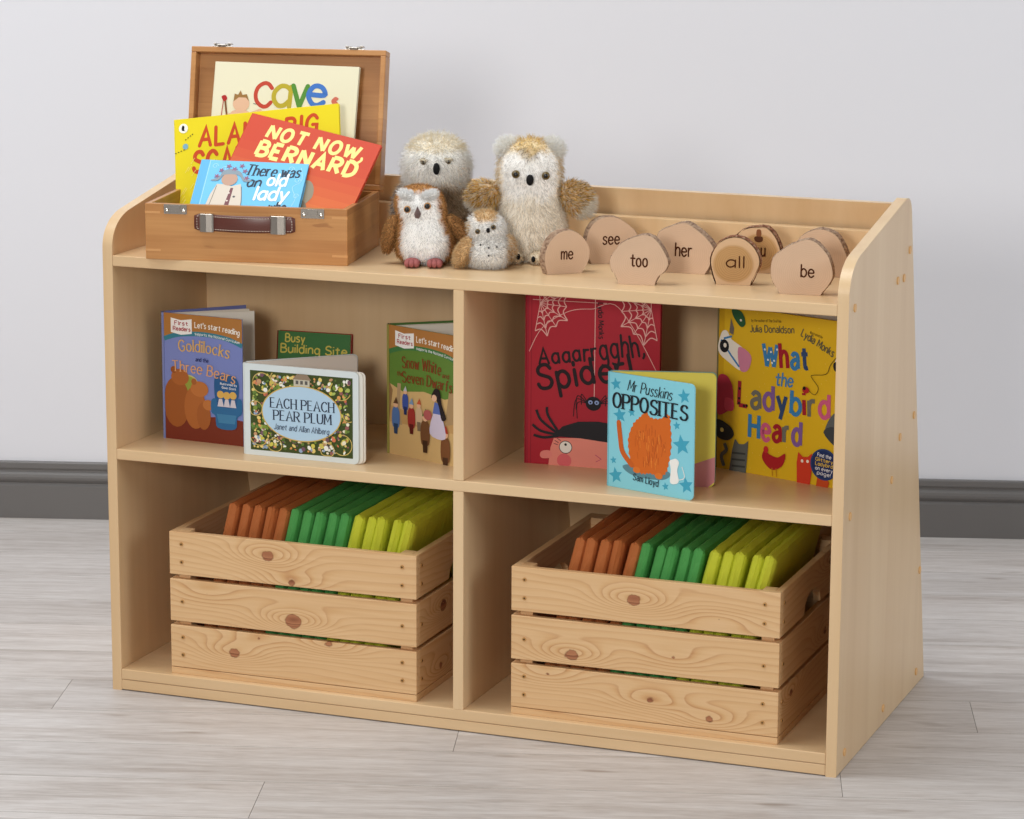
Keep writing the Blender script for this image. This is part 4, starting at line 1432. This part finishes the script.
    a.text('lady', .575, .560, .870, .565, .145, (240, 246, 248), .19, slant=.12, cap=True)
    a.text('who', .72, .430, .875, .430, .115, (26, 44, 66), .15, slant=.18)
    P = [(.60 + .10 * math.cos(t), .41 + .065 * math.sin(t)) for t in np.linspace(0, 6.28, 20)]
    a.line(P, .0008, (70, 130, 170))
    a.line([(.54, .40), (.59, .41), (.64, .44)], .0016, (40, 50, 60), smooth=True)
    a.line([(.60, .41), (.59, .36)], .0012, (40, 50, 60))
    # a plain figure in a pale coat and flowered grey hat
    coat, skin = (214, 202, 186), (190, 152, 130)
    a.poly([(.09, .28), (.13, .40), (.16, .60), (.20, .72), (.26, .72), (.34, .70), (.42, .73), (.455, .60), (.47, .40), (.50, .20), (.10, .20)], coat, up=1)
    a.poly([(.295, .20), (.315, .50), (.335, .68), (.36, .68), (.355, .50), (.36, .20)], (118, 68, 72), up=1)
    for y in (.62, .53, .44, .35, .26):
        a.ell(.33, y, .010, .009, (226, 210, 200), n=8)
    for y in (.58, .45, .33):
        a.ell(.385, y, .013, .012, (90, 84, 84), n=8)
    a.line([(.20, .70), (.17, .45), (.13, .36)], .0010, (120, 108, 98), smooth=True)
    a.line([(.43, .70), (.46, .55), (.47, .40)], .0010, (120, 108, 98), smooth=True)
    a.ell(.305, .78, .075, .075, skin, up=1)
    a.poly([(.13, .76), (.20, .80), (.23, .87), (.30, .90), (.39, .87), (.44, .80), (.52, .77), (.44, .76), (.38, .83), (.25, .83), (.20, .76)], (134, 148, 158), up=1, smooth=True)
    for k, (x, y) in enumerate(((.21, .88), (.27, .93), (.33, .90), (.39, .94), (.43, .88), (.18, .81), (.46, .80))):
        for q in range(5):
            t = q * 1.257
            a.line([(x, y), (x + .025 * math.cos(t), y + .027 * math.sin(t))], .0016, (152, 88, 118))
    a.build(c)


case_books()


# ------------------------------------------------------------------ plush owls
def lathe(rings, n=28, power=1.0):
    """rings of (z, rx, ry, cy): one closed smooth body, front towards -y"""
    V, F = [], []
    for z, rx, ry, cy in rings:
        for k in range(n):
            t = 2 * math.pi * k / n
            V.append((rx * math.cos(t), cy + ry * math.sin(t), z))
    for i in range(len(rings) - 1):
        for k in range(n):
            a, b = i * n + k, i * n + (k + 1) % n
            F.append((a, b, b + n, a + n))
    V.append((0, rings[0][3], rings[0][0])); V.append((0, rings[-1][3], rings[-1][0]))
    m = len(V)
    for k in range(n):
        F.append((m - 2, (k + 1) % n, k))
        q = (len(rings) - 1) * n
        F.append((m - 1, q + k, q + (k + 1) % n))
    return np.array(V), F


def smooth_rings(keys, n=26):
    """interpolate key rings with a Catmull-Rom curve so body, neck and head flow into each other"""
    K = np.array(keys, float)
    out = []
    for t in np.linspace(0, len(K) - 1, n):
        i = min(int(t), len(K) - 2)
        u = t - i
        p = [K[max(i - 1, 0)], K[i], K[i + 1], K[min(i + 2, len(K) - 1)]]
        out.append(0.5 * (2 * p[1] + (p[2] - p[0]) * u + (2 * p[0] - 5 * p[1] + 4 * p[2] - p[3]) * u * u + (3 * p[1] - p[0] - 3 * p[2] + p[3]) * u ** 3))
    for r in out:
        r[1:3] = np.maximum(r[1:3], 0.0015)
    return out


def ellipsoid(rx, ry, rz, n=18):
    return lathe([(-rz * math.cos(t), rx * math.sin(t), ry * math.sin(t), 0.0) for t in np.linspace(0.12, math.pi - 0.12, 12)], n)


def plush(name, V, F, colour, count, length, parent, M=None, comb=(0, 0, -0.5), radius=0.00042, curl=0.25, jitter=0.10, base_dark=0.82, seed=0, len_fn=None):
    """a stuffed surface plus its pile: thousands of tapering strands rooted on it, coloured where they grow"""
    r = np.random.default_rng(seed)
    V = np.asarray(V, float)
    tri = []
    for f in F:
        for k in range(1, len(f) - 1):
            tri.append((f[0], f[k], f[k + 1]))
    tri = np.array(tri)
    A, B, C = V[tri[:, 0]], V[tri[:, 1]], V[tri[:, 2]]
    nn = np.cross(B - A, C - A)
    ar = np.linalg.norm(nn, axis=1)
    nn = nn / np.maximum(ar[:, None], 1e-12)
    ctr = V.mean(axis=0)
    pick = r.choice(len(tri), size=count, p=ar / ar.sum())
    u, v = r.random(count), r.random(count)
    m = u + v > 1
    u[m], v[m] = 1 - u[m], 1 - v[m]
    P = A[pick] + (B - A)[pick] * u[:, None] + (C - A)[pick] * v[:, None]
    N = nn[pick]
    out = np.einsum('ij,ij->i', N, P - ctr)
    N[out < 0] *= -1
    vc = np.array([np.mean([lin(colour(p + r.normal(0, .0025, 3), (0, 0, 1), r)) for _ in range(8)], axis=0) for p in V]) ** 0.68
    body = mesh(name, V, F, FELT, parent, M, [(0.5, 0.5, 0.5)] * len(F), None, True)
    lv = np.zeros(len(body.data.loops), dtype=np.int32)
    body.data.loops.foreach_get('vertex_index', lv)
    body.data.color_attributes['Col'].data.foreach_set('color', np.concatenate([vc[lv], np.ones((len(lv), 1))], axis=1).astype(np.float32).ravel())
    comb = np.array(comb, float)
    D = N + comb[None, :] + r.normal(0, curl, (count, 3))
    D /= np.linalg.norm(D, axis=1)[:, None]
    Ls = length * r.uniform(0.55, 1.15, count)
    if len_fn:
        Ls *= np.array([len_fn(p) for p in P])
    D2 = D + comb[None, :] * 0.7 + r.normal(0, curl * 0.8, (count, 3))
    D2 /= np.linalg.norm(D2, axis=1)[:, None]
    mid = P + D * (Ls * 0.55)[:, None]
    tip = mid + D2 * (Ls * 0.5)[:, None]
    root = P - N * 0.0006
    X = np.cross(D, np.array([0.3, 0.5, 0.81]))
    X /= np.linalg.norm(X, axis=1)[:, None]
    Y = np.cross(D, X)
    verts = np.zeros((count, 7, 3))
    for k in range(3):
        a = 2 * math.pi * k / 3
        off = X * math.cos(a) + Y * math.sin(a)
        verts[:, k] = root + off * radius
        verts[:, 3 + k] = mid + off * radius * 0.85
    verts[:, 6] = tip
    base = np.arange(count)[:, None] * 7
    faces = []
    pat = [(0, 1, 4, 3), (1, 2, 5, 4), (2, 0, 3, 5)]
    tpat = [(3, 4, 6), (4, 5, 6), (5, 3, 6)]
    me = bpy.data.meshes.new('fur')
    nv, nl = count * 7, count * 21
    me.vertices.add(nv)
    me.vertices.foreach_set('co', verts.reshape(-1))
    loops = np.concatenate([(base + np.array(p)[None, :]) for p in pat] + [(base + np.array(p)[None, :]) for p in tpat], axis=1)
    me.loops.add(nl)
    me.loops.foreach_set('vertex_index', loops.reshape(-1).astype(np.int32))
    st = np.array([0, 4, 8, 12, 15, 18])
    starts = (np.arange(count)[:, None] * 21 + st[None, :]).reshape(-1)
    me.polygons.add(count * 6)
    me.polygons.foreach_set('loop_start', starts.astype(np.int32))
    me.polygons.foreach_set('use_smooth', np.ones(count * 6, dtype=bool))
    cols = np.array([lin(colour(p, n_, r)) for p, n_ in zip(P, N)])
    cols *= (1 + r.uniform(-jitter, jitter, (count, 1)))
    cols = np.clip(cols ** 0.68, 0, 0.97)
    lc = np.ones((count, 21, 4), dtype=np.float32)
    lc[:, :, :3] = cols[:, None, :]
    me.update(calc_edges=True)
    ca = me.color_attributes.new('Col', 'FLOAT_COLOR', 'CORNER')
    ca.data.foreach_set('color', lc.reshape(-1))
    me.materials.append(FUR)
    link(bpy.data.objects.new('fur', me), body)
    return body


def bead(name, c, rx, ry, rz, mat, parent, rot=None, n=14):
    return from_bm(name, ball(bmesh.new(), c, rx, ry, rz, n, rot), mat, parent, None, None, True)


def eye(c, r, parent, ring=True):
    e = bead('eye', c, r, r * .7, r, AMBER if ring else BLACK, parent)
    if ring:
        bead('pupil', (c[0], c[1] - r * .32, c[2]), r * .66, r * .5, r * .66, BLACK, e)
    return e


def pick(r, cols):
    return cols[int(r.random() * len(cols)) % len(cols)]


def wing(name, parent, c, size, rot, colour, count, length, seed, comb=(0, 0, -.6), **kw):
    V, F = ellipsoid(*size)
    M = Matrix.Translation(c) @ Euler([RAD(a) for a in rot]).to_matrix().to_4x4()
    return plush(name, V, F, colour, count, length, parent, M, comb, seed=seed, **kw)


def owl_white_mottled():
    root = empty('toy_owl', (0.6330, 0.2120, ZT), 'large cream plush owl with mottled gold wings and cap, right of the other owls', 'soft toy', 'plush owls on the top shelf', RAD(19))
    rings = smooth_rings([(0.004, .020, .020, 0), (.010, .046, .040, 0), (.030, .055, .047, 0), (.062, .054, .046, 0), (.089, .049, .042, 0), (.110, .047, .040, -.002), (.136, .048, .041, -.004), (.162, .044, .037, -.003), (.180, .032, .027, -.001), (.1880, .010, .010, 0)], 30)
    V, F = lathe(rings)
    white, cream, warm = (246, 242, 236), (238, 226, 206), (232, 216, 190)
    gold, dark = [(206, 160, 76), (188, 138, 62), (222, 184, 112)], [(96, 78, 62), (72, 60, 52)]

    def col(p, n, r):
        x, y, z = p
        front = y < -0.004
        j = r.normal(0, .0022) if n is not None else 0
        top = .168 - abs(abs(x) - .020) * .35 + min(abs(x), .02) * .45 - .004 + j
        if front and top < z < top + .011 and abs(x) < .015 + j:
            return pick(r, dark + [(170, 150, 130), (206, 176, 120)])
        if z > top:
            if abs(x + j * 2) < .024:
                return pick(r, gold + [(232, 214, 176), (216, 176, 96)])
            return pick(r, [(240, 232, 216), (228, 206, 164), (214, 182, 128)])
        if front and z > .106 - (.020 - abs(abs(x) - .020)) * .5 + j * 2:
            return white if abs(x) < .0425 + j else pick(r, [(206, 172, 116), cream])
        if front:
            return pick(r, [cream, cream, warm, (242, 234, 218)])
        return pick(r, gold + [warm, cream])
    plush('body', V, F, col, 11000, 0.0105, root, None, (0, 0, -.75), seed=1, len_fn=lambda p: 0.62 if (p[2] > .104 and p[1] < -.01) else 1.1)
    for s in (-1, 1):
        wing('ear_tuft', root, (s * .034, -.004, .174), (.0140, .010, .0115), (0, s * 25, 0), lambda p, n, r: pick(r, [(254, 251, 244), (248, 240, 226)]), 1500, .013, 20 + s, (s * .35, 0, .5))

    def wcol(p, n, r):
        if p[2] < -.012:
            return pick(r, [(250, 244, 232), (240, 230, 212), (226, 208, 174)])
        return pick(r, [(210, 140, 30), (194, 122, 24), (230, 176, 70), (236, 206, 150), (240, 230, 210)] if r.random() > .14 else [(84, 66, 54)])
    wing('wing', root, (-.071, -.012, .099), (.0255, .013, .0235), (0, 18, -8), wcol, 3200, .0115, 31, (-.3, 0, -.6))
    wing('wing', root, (.073, -.010, .097), (.0215, .013, .0290), (0, -42, 8), wcol, 3200, .0115, 32, (.45, 0, -.55))
    eye((-.0205, -.0445, .1390), .0064, root)
    eye((.0255, -.0440, .1370), .0064, root)
    bead('beak', (.0015, -.0505, .1310), .0060, .0058, .0086, CLAW, root)
    for s in (-1, 1):
        f = wing('foot', root, (s * .020 - .004, -.046, .0115), (.0145, .014, .0095), (0, 0, 0), lambda p, n, r: pick(r, [(236, 220, 190), (228, 206, 170)]), 700, .0055, 41 + s, (0, -.3, -.2))
        for q in (-1, 1):
            bead('claw', (q * .0085, -.0150, .0005 + .002 * q), .0032, .0045, .0048, CLAW, f)
    return root


def owl_grey():
    root = empty('toy_owl', (0.4720, 0.2250, ZT), 'tall shaggy plush owl with white head and grey beige chest, behind the small brown owl', 'soft toy', 'plush owls on the top shelf', RAD(20))
    rings = smooth_rings([(0.004, .020, .020, 0), (.010, .042, .038, 0), (.035, .050, .045, 0), (.065, .050, .044, 0), (.090, .046, .040, 0), (.115, .047, .041, -.003), (.138, .050, .043, -.006), (.160, .045, .039, -.005), (.176, .031, .028, -.002), (.1835, .010, .010, 0)], 30)
    V, F = lathe(rings)

    def col(p, n, r):
        x, y, z = p
        if z > .163:
            return pick(r, [(238, 228, 206), (228, 210, 172), (216, 190, 140), (246, 242, 232)])
        if z > .114 - abs(x) * .12 + r.normal(0, .004) and y < .012:
            return pick(r, [(250, 247, 240), (253, 251, 246), (242, 237, 226)])
        if z > .114 - abs(x) * .12:
            return pick(r, [(226, 214, 190), (206, 180, 136), (240, 234, 222)])
        return pick(r, [(166, 142, 112), (182, 158, 126), (196, 174, 144), (148, 122, 94)])
    plush('body', V, F, col, 11500, 0.0135, root, None, (0, 0, -.55), seed=2, curl=.34)
    for s in (-1, 1):
        wing('wing', root, (s * .052, .006, .075), (.013, .020, .034), (0, -s * 12, 0), lambda p, n, r: pick(r, [(120, 104, 92), (150, 132, 112), (196, 182, 164), (84, 72, 66)]), 1800, .012, 51 + s, (s * .3, 0, -.5))
    # squinting eyes half hidden by the pile
    for s, z in ((-1, .1490), (1, .1505)):
        e = eye((s * .0195 + .001, -.0535, z), .0043, root)
        wing('eyelid', root, (s * .0195 + .001, -.0545, z + .0036), (.0055, .0024, .0020), (0, -s * 12, 0), lambda p, n, r: pick(r, [(232, 222, 198), (206, 190, 156), (150, 128, 92)]), 70, .005, 61 + s, (0, -.3, -.5))
    bead('beak', (.0020, -.0590, .1395), .0055, .0052, .0094, CLAW, root)
    for s in (-1, 1):
        wing('foot', root, (s * .020, -.042, .0105), (.013, .014, .0085), (0, 0, 0), lambda p, n, r: pick(r, [(214, 196, 166), (200, 180, 150)]), 500, .006, 66 + s, (0, -.3, -.2))
    return root


def owl_brown():
    root = empty('toy_owl', (0.5000, 0.1120, ZT), 'small brown plush owl with white face and belly and pink felt feet', 'soft toy', 'plush owls on the top shelf', RAD(17))
    rings = smooth_rings([(0.004, .016, .016, 0), (.010, .040, .030, 0), (.028, .0460, .035, 0), (.052, .0440, .034, -.0), (.070, .0385, .031, 0), (.086, .0385, .031, -.003), (.102, .037, .030, -.004), (.115, .028, .023, -.003), (.1215, .010, .010, 0)], 28)
    V, F = lathe(rings)
    V[:, 0] -= 0.009 * np.clip((V[:, 2] - .045) / .05, 0, 1)      # the head tips to one side
    white, brown = [(254, 253, 250), (248, 246, 242)], [(160, 100, 46), (146, 88, 38), (174, 114, 58)]

    def col(p, n, r):
        x, y, z = p
        if z > .112:
            return pick(r, brown)
        j = r.normal(0, .0012) if n is not None else 0
        hx_ = x + .009 * min(max((z - .045) / .05, 0), 1)
        lim = .0300 - max(0, abs(z - .088) - .012) * .55 if z > .068 else .0255 + .011 * math.sin(min(max(z / .07, 0), 1) * math.pi)
        if y < -.006 and abs(hx_) < lim + j:
            return pick(r, white)
        return pick(r, brown)
    plush('body', V, F, col, 8000, 0.0062, root, None, (0, 0, -.6), seed=3, curl=.2, len_fn=lambda p: 0.75 if p[2] > .066 else 1.0)
    for s in (-1, 1):
        wing('brow', root, (s * .0150 - .0085, -.0275, .1090), (.0145, .0055, .0048), (0, -s * 20, -s * 8), lambda p, n, r: pick(r, white), 900, .0075, 71 + s, (s * .6, -.3, .25))
        wing('wing', root, ((-.0540, .0535)[s > 0], -.004, (.046, .053)[s > 0]), (.0105, .011, .0300), (0, (14, -42)[s > 0], 0), lambda p, n, r: pick(r, brown + [(130, 84, 44)]), 2200, .0052, 74 + s, (s * .15, 0, -.7))
    for s, z in ((-1, .0890), (1, .0945)):
        e = bead('eye', (s * .0155 - .0095, -.0345, z), .0056, .0030, .0056, plain('light_brown_ring', (190, 136, 74), .4) if 'light_brown_ring' not in bpy.data.materials else bpy.data.materials['light_brown_ring'], root)
        bead('pupil', (s * .0155 - .0095, -.0370, z), .0042, .0028, .0042, BLACK, e)
    bm = bmesh.new()
    V = [(x - .0090, y - .0025, z) for x, y, z in ((0.0, -.034, .0945), (-.0052, -.034, .0825), (-.0030, -.038, .0765), (.0025, -.0385, .0760), (.0054, -.034, .0825), (.0, -.0415, .0840))]
    vv = [bm.verts.new(p) for p in V]
    for f in ((0, 1, 5), (1, 2, 5), (2, 3, 5), (3, 4, 5), (4, 0, 5)):
        bm.faces.new([vv[k] for k in f])
    back = bm.verts.new((-.009, -.028, .084))
    for k in range(5):
        bm.faces.new([vv[(k + 1) % 5], vv[k], back])
    from_bm('beak', bm, BEAKGREY, root)
    for s in (-1, 1):
        bm = bmesh.new()
        cx, cy = s * .0175, -.036
        for q in (-1, 0, 1):
            ball(bm, (cx + q * .0068, cy - .006 + abs(q) * .002, .0070), .0052, .011, .0064, 12)
        ball(bm, (cx, cy + .004, .0075), .0125, .010, .0070, 14)
        from_bm('foot', bm, PINK, root, None, None, True)
    return root


def owl_tiny():
    root = empty('toy_owl', (0.6030, 0.1120, ZT), 'tiny white speckled plush owl with tan wings at the feet of the large cream owl', 'soft toy', 'plush owls on the top shelf', RAD(22))
    rings = smooth_rings([(0.004, .014, .014, 0), (.008, .028, .023, 0), (.022, .0335, .027, 0), (.036, .0300, .024, 0), (.048, .0245, .020, -.001), (.062, .0265, .021, -.002), (.074, .0230, .019, -.001), (.083, .013, .011, 0), (.086, .005, .005, 0)], 24)
    V, F = lathe(rings, 24)
    V[:, 0] -= 0.004 * np.clip((V[:, 2] - .04) / .03, 0, 1)

    def col(p, n, r):
        x, y, z = p
        if z > .074 and abs(x + .004) < .015:
            return pick(r, [(212, 162, 96), (196, 146, 84), (232, 204, 156)])
        if y > .004 or abs(x) > .0265:
            return pick(r, [(208, 166, 110), (190, 146, 90), (236, 226, 208)])
        if .008 < z < .045 and r.random() < .045:
            return (110, 104, 104)
        return pick(r, [(246, 244, 240), (238, 235, 230)])
    plush('body', V, F, col, 6000, 0.0085, root, None, (0, 0, -.3), seed=4, curl=.3)
    wing('wing', root, (-.036, -.008, .026), (.0115, .012, .024), (0, 28, 0), lambda p, n, r: pick(r, [(200, 152, 92), (184, 134, 76), (218, 178, 122)]), 1500, .0075, 81, (-.3, 0, -.5))
    wing('wing', root, (.031, .004, .034), (.009, .012, .017), (0, -20, 0), lambda p, n, r: pick(r, [(214, 172, 116), (236, 220, 194), (196, 150, 94)]), 900, .0075, 82, (.3, 0, -.5))
    eye((-.0165, -.0248, .0600), .0040, root)
    eye((.0075, -.0245, .0665), .0040, root)
    bead('beak', (-.0005, -.0280, .0620), .0030, .0028, .0040, CLAW, root)
    for x, z in ((.0005, .0360), (.0005, .0240), (-.012, .040), (.013, .037)):
        bead('chest_spot', (x, -.0325 + abs(x) * .25, z), .0013, .0016, .0016, CLAW, root, None, 8)
    return root


owl_grey(); owl_white_mottled(); owl_brown(); owl_tiny()


# ------------------------------------------------------------------ wood slices with words
def wood_slice(p, yaw, outline, word, label, thick=0.021, face=None, skin=None, tpos=(0.0, 0.024), tsize=0.021, twidth=0.03, ringed=False):
    """outline in metres on the front face (x, z), flat cut at z = 0; grows backwards"""
    face = face or SLICE_PALE
    skin = skin or BARK
    root = empty('wood_slice', p, label, 'wood slice', 'lettered wood slices on the top shelf', RAD(yaw))
    pts = catmull(list(outline), 5)
    n = len(pts)
    rr = random.Random(int(p[0] * 1e4))
    bm = bmesh.new()
    bulge = [1 + rr.uniform(-.010, .016) for _ in pts]
    cx, cz = sum(q[0] for q in pts) / n, sum(q[1] for q in pts) / n
    rows = []
    for y, g in ((0.0, 0.985), (0.0022, 1.0), (thick * .5, 1.008), (thick - .0022, 1.0), (thick, 0.985)):
        row = []
        for (x, z), b in zip(pts, bulge):
            k = g * (b if 0.001 < y < thick - .001 else 1)
            row.append(bm.verts.new((cx + (x - cx) * k, y, max(0.0, cz + (z - cz) * k) if z > .0012 else 0.0)))
        rows.append(row)
    for a, b in zip(rows, rows[1:]):
        for k in range(n - 1):
            bm.faces.new((a[k], a[k + 1], b[k + 1], b[k]))
        bm.faces.new((a[n - 1], a[0], b[0], b[n - 1]))
    for f in bm.faces:
        f.smooth = True
    from_bm('bark', bm, skin, root)
    for nm, y0, y1 in (('cut_face', -0.0004, 0.0008), ('cut_face', thick - .0008, thick + .0004)):
        bm = bmesh.new()
        g = 0.945 if ringed else 0.982
        prism(bm, [(cx + (x - cx) * g, 0.0002 if z < .002 else max(0.0002, cz + (z - cz) * g)) for x, z in pts], 1, y0, y1)
        o = from_bm(nm, bm, face, root)
    if word:
        a = Art(1.0, 1.0)
        x, z = tpos
        a.text(word, x - twidth / 2, z, x + twidth / 2, z, tsize, (78, 40, 20), .13, cap=True, jit=.03, da=False)
        a.build(root, Matrix.Translation((0, -0.0004, 0)), 'word_lettering', BURN)
    return root


def mm(*q):
    return [(x / 1000, z / 1000) for x, z in q]


SC = 1 / 0.640


def outl(ox, oy, sc, pts, kx=1.0):
    """traced outline -> metres about the middle of the flat foot"""
    P = [((x - ox) * sc * SC * kx / 1000, max(0.0, (oy - y) * sc * SC * 1.02 / 1000)) for x, y in pts]
    P[0] = (P[0][0], 0.0)
    P[-1] = (P[-1][0], 0.0)
    return P


def slices():
    k1, k2 = 0.1465, 0.1367
    wood_slice((0.7300, 0.1060, ZT), 43, outl(245, 500, k1, [(130, 500), (114, 450), (108, 400), (114, 350), (140, 290), (190, 238), (245, 217), (300, 222), (355, 258), (395, 310), (412, 360), (402, 430), (360, 500)], 1.07), 'me', 'small round wood slice lettered me, in front of the large cream owl', tpos=(.003, .0225), tsize=.017, twidth=.0185)
    wood_slice((0.7640, 0.2230, ZT), 34, outl(555, 425, k1, [(415, 425), (385, 360), (373, 290), (395, 200), (445, 138), (520, 112), (600, 122), (670, 165), (735, 235), (742, 330), (700, 425)]), 'see', 'wood slice lettered see, behind the one lettered too', tpos=(-.001, .0305), tsize=.0175, twidth=.0255)
    wood_slice((0.8620, 0.0530, ZT), 9, outl(728, 578, k1, [(612, 578), (585, 525), (556, 480), (549, 430), (570, 380), (620, 318), (700, 276), (780, 256), (840, 276), (890, 332), (928, 400), (934, 445), (910, 490), (870, 525), (845, 578)]), 'too', 'knobbly wood slice lettered too, at the shelf edge between me and all', tpos=(.0035, .0275), tsize=.0185, twidth=.0245)
    wood_slice((0.8920, 0.1780, ZT), 4, outl(238, 460, k2, [(72, 460), (55, 380), (50, 290), (56, 200), (82, 166), (150, 136), (215, 112), (272, 108), (345, 150), (400, 192), (448, 242), (470, 285), (455, 360), (432, 425), (405, 460)]), 'her', 'wide wood slice with silvery bark lettered her, behind too and all', thick=.026, tpos=(.0025, .0265), tsize=.019, twidth=.0250)
    wood_slice((0.9950, 0.1060, ZT), 10, outl(612, 545, k2, [(487, 545), (458, 460), (446, 380), (468, 308), (520, 245), (600, 213), (680, 222), (750, 272), (793, 340), (800, 400), (778, 460), (737, 545)]), 'all', 'ringed wood slice with reddish bark lettered all', face=SLICE_RINGED, skin=BARK_RED, tpos=(.0025, .0265), tsize=.0165, twidth=.0260, ringed=True)
    wood_slice((0.9990, 0.2240, ZT), 6, outl(800, 443, k2, [(690, 443), (650, 400), (612, 300), (622, 210), (660, 158), (720, 126), (800, 116), (860, 120), (920, 178), (958, 260), (970, 330), (945, 400), (900, 443)]), 'you', 'ringed wood slice with a dark knot at its top, half hidden behind all', face=SLICE_RINGED, skin=BARK_RED, tpos=(-.002, .0265), tsize=.0185, twidth=.0240, ringed=True)
    o = wood_slice((1.1265, 0.0640, ZT), 7, outl(812, 295, 1.0, [(783, 295), (776, 286), (773, 276), (775, 262), (784, 254), (792, 249), (805, 244), (813, 245), (820, 250), (828, 260), (832, 276), (827, 287), (820, 295)], 1.0), 'be', 'lumpy wood slice lettered be, beside the right end panel', tpos=(-.0065, .0265), tsize=.0175, twidth=.0185)
    wood_slice((1.0900, 0.2280, ZT), 2, outl(816, 276, 1.0, [(796, 276), (790, 262), (792, 249), (800, 238), (811, 232), (822, 231), (834, 236), (842, 248), (846, 262), (840, 276)]), None, 'wood slice standing behind the one lettered be', thick=.024)
    k = [x for x in bpy.data.objects if x.get('label', '').startswith('ringed wood slice with a dark')][0]
    a = Art(1.0, 1.0)
    a.poly([(-.006, .0555), (.005, .056), (.006, .0495), (.0, .047), (-.006, .0495)], (84, 48, 28), smooth=True)
    a.poly([(-.003, .066), (.003, .066), (.0035, .057), (-.0035, .057)], (128, 78, 48), smooth=True)
    a.build(k, Matrix.Translation((0, -.0004, 0)), 'knot_mark', BURN if False else PAPER)


slices()
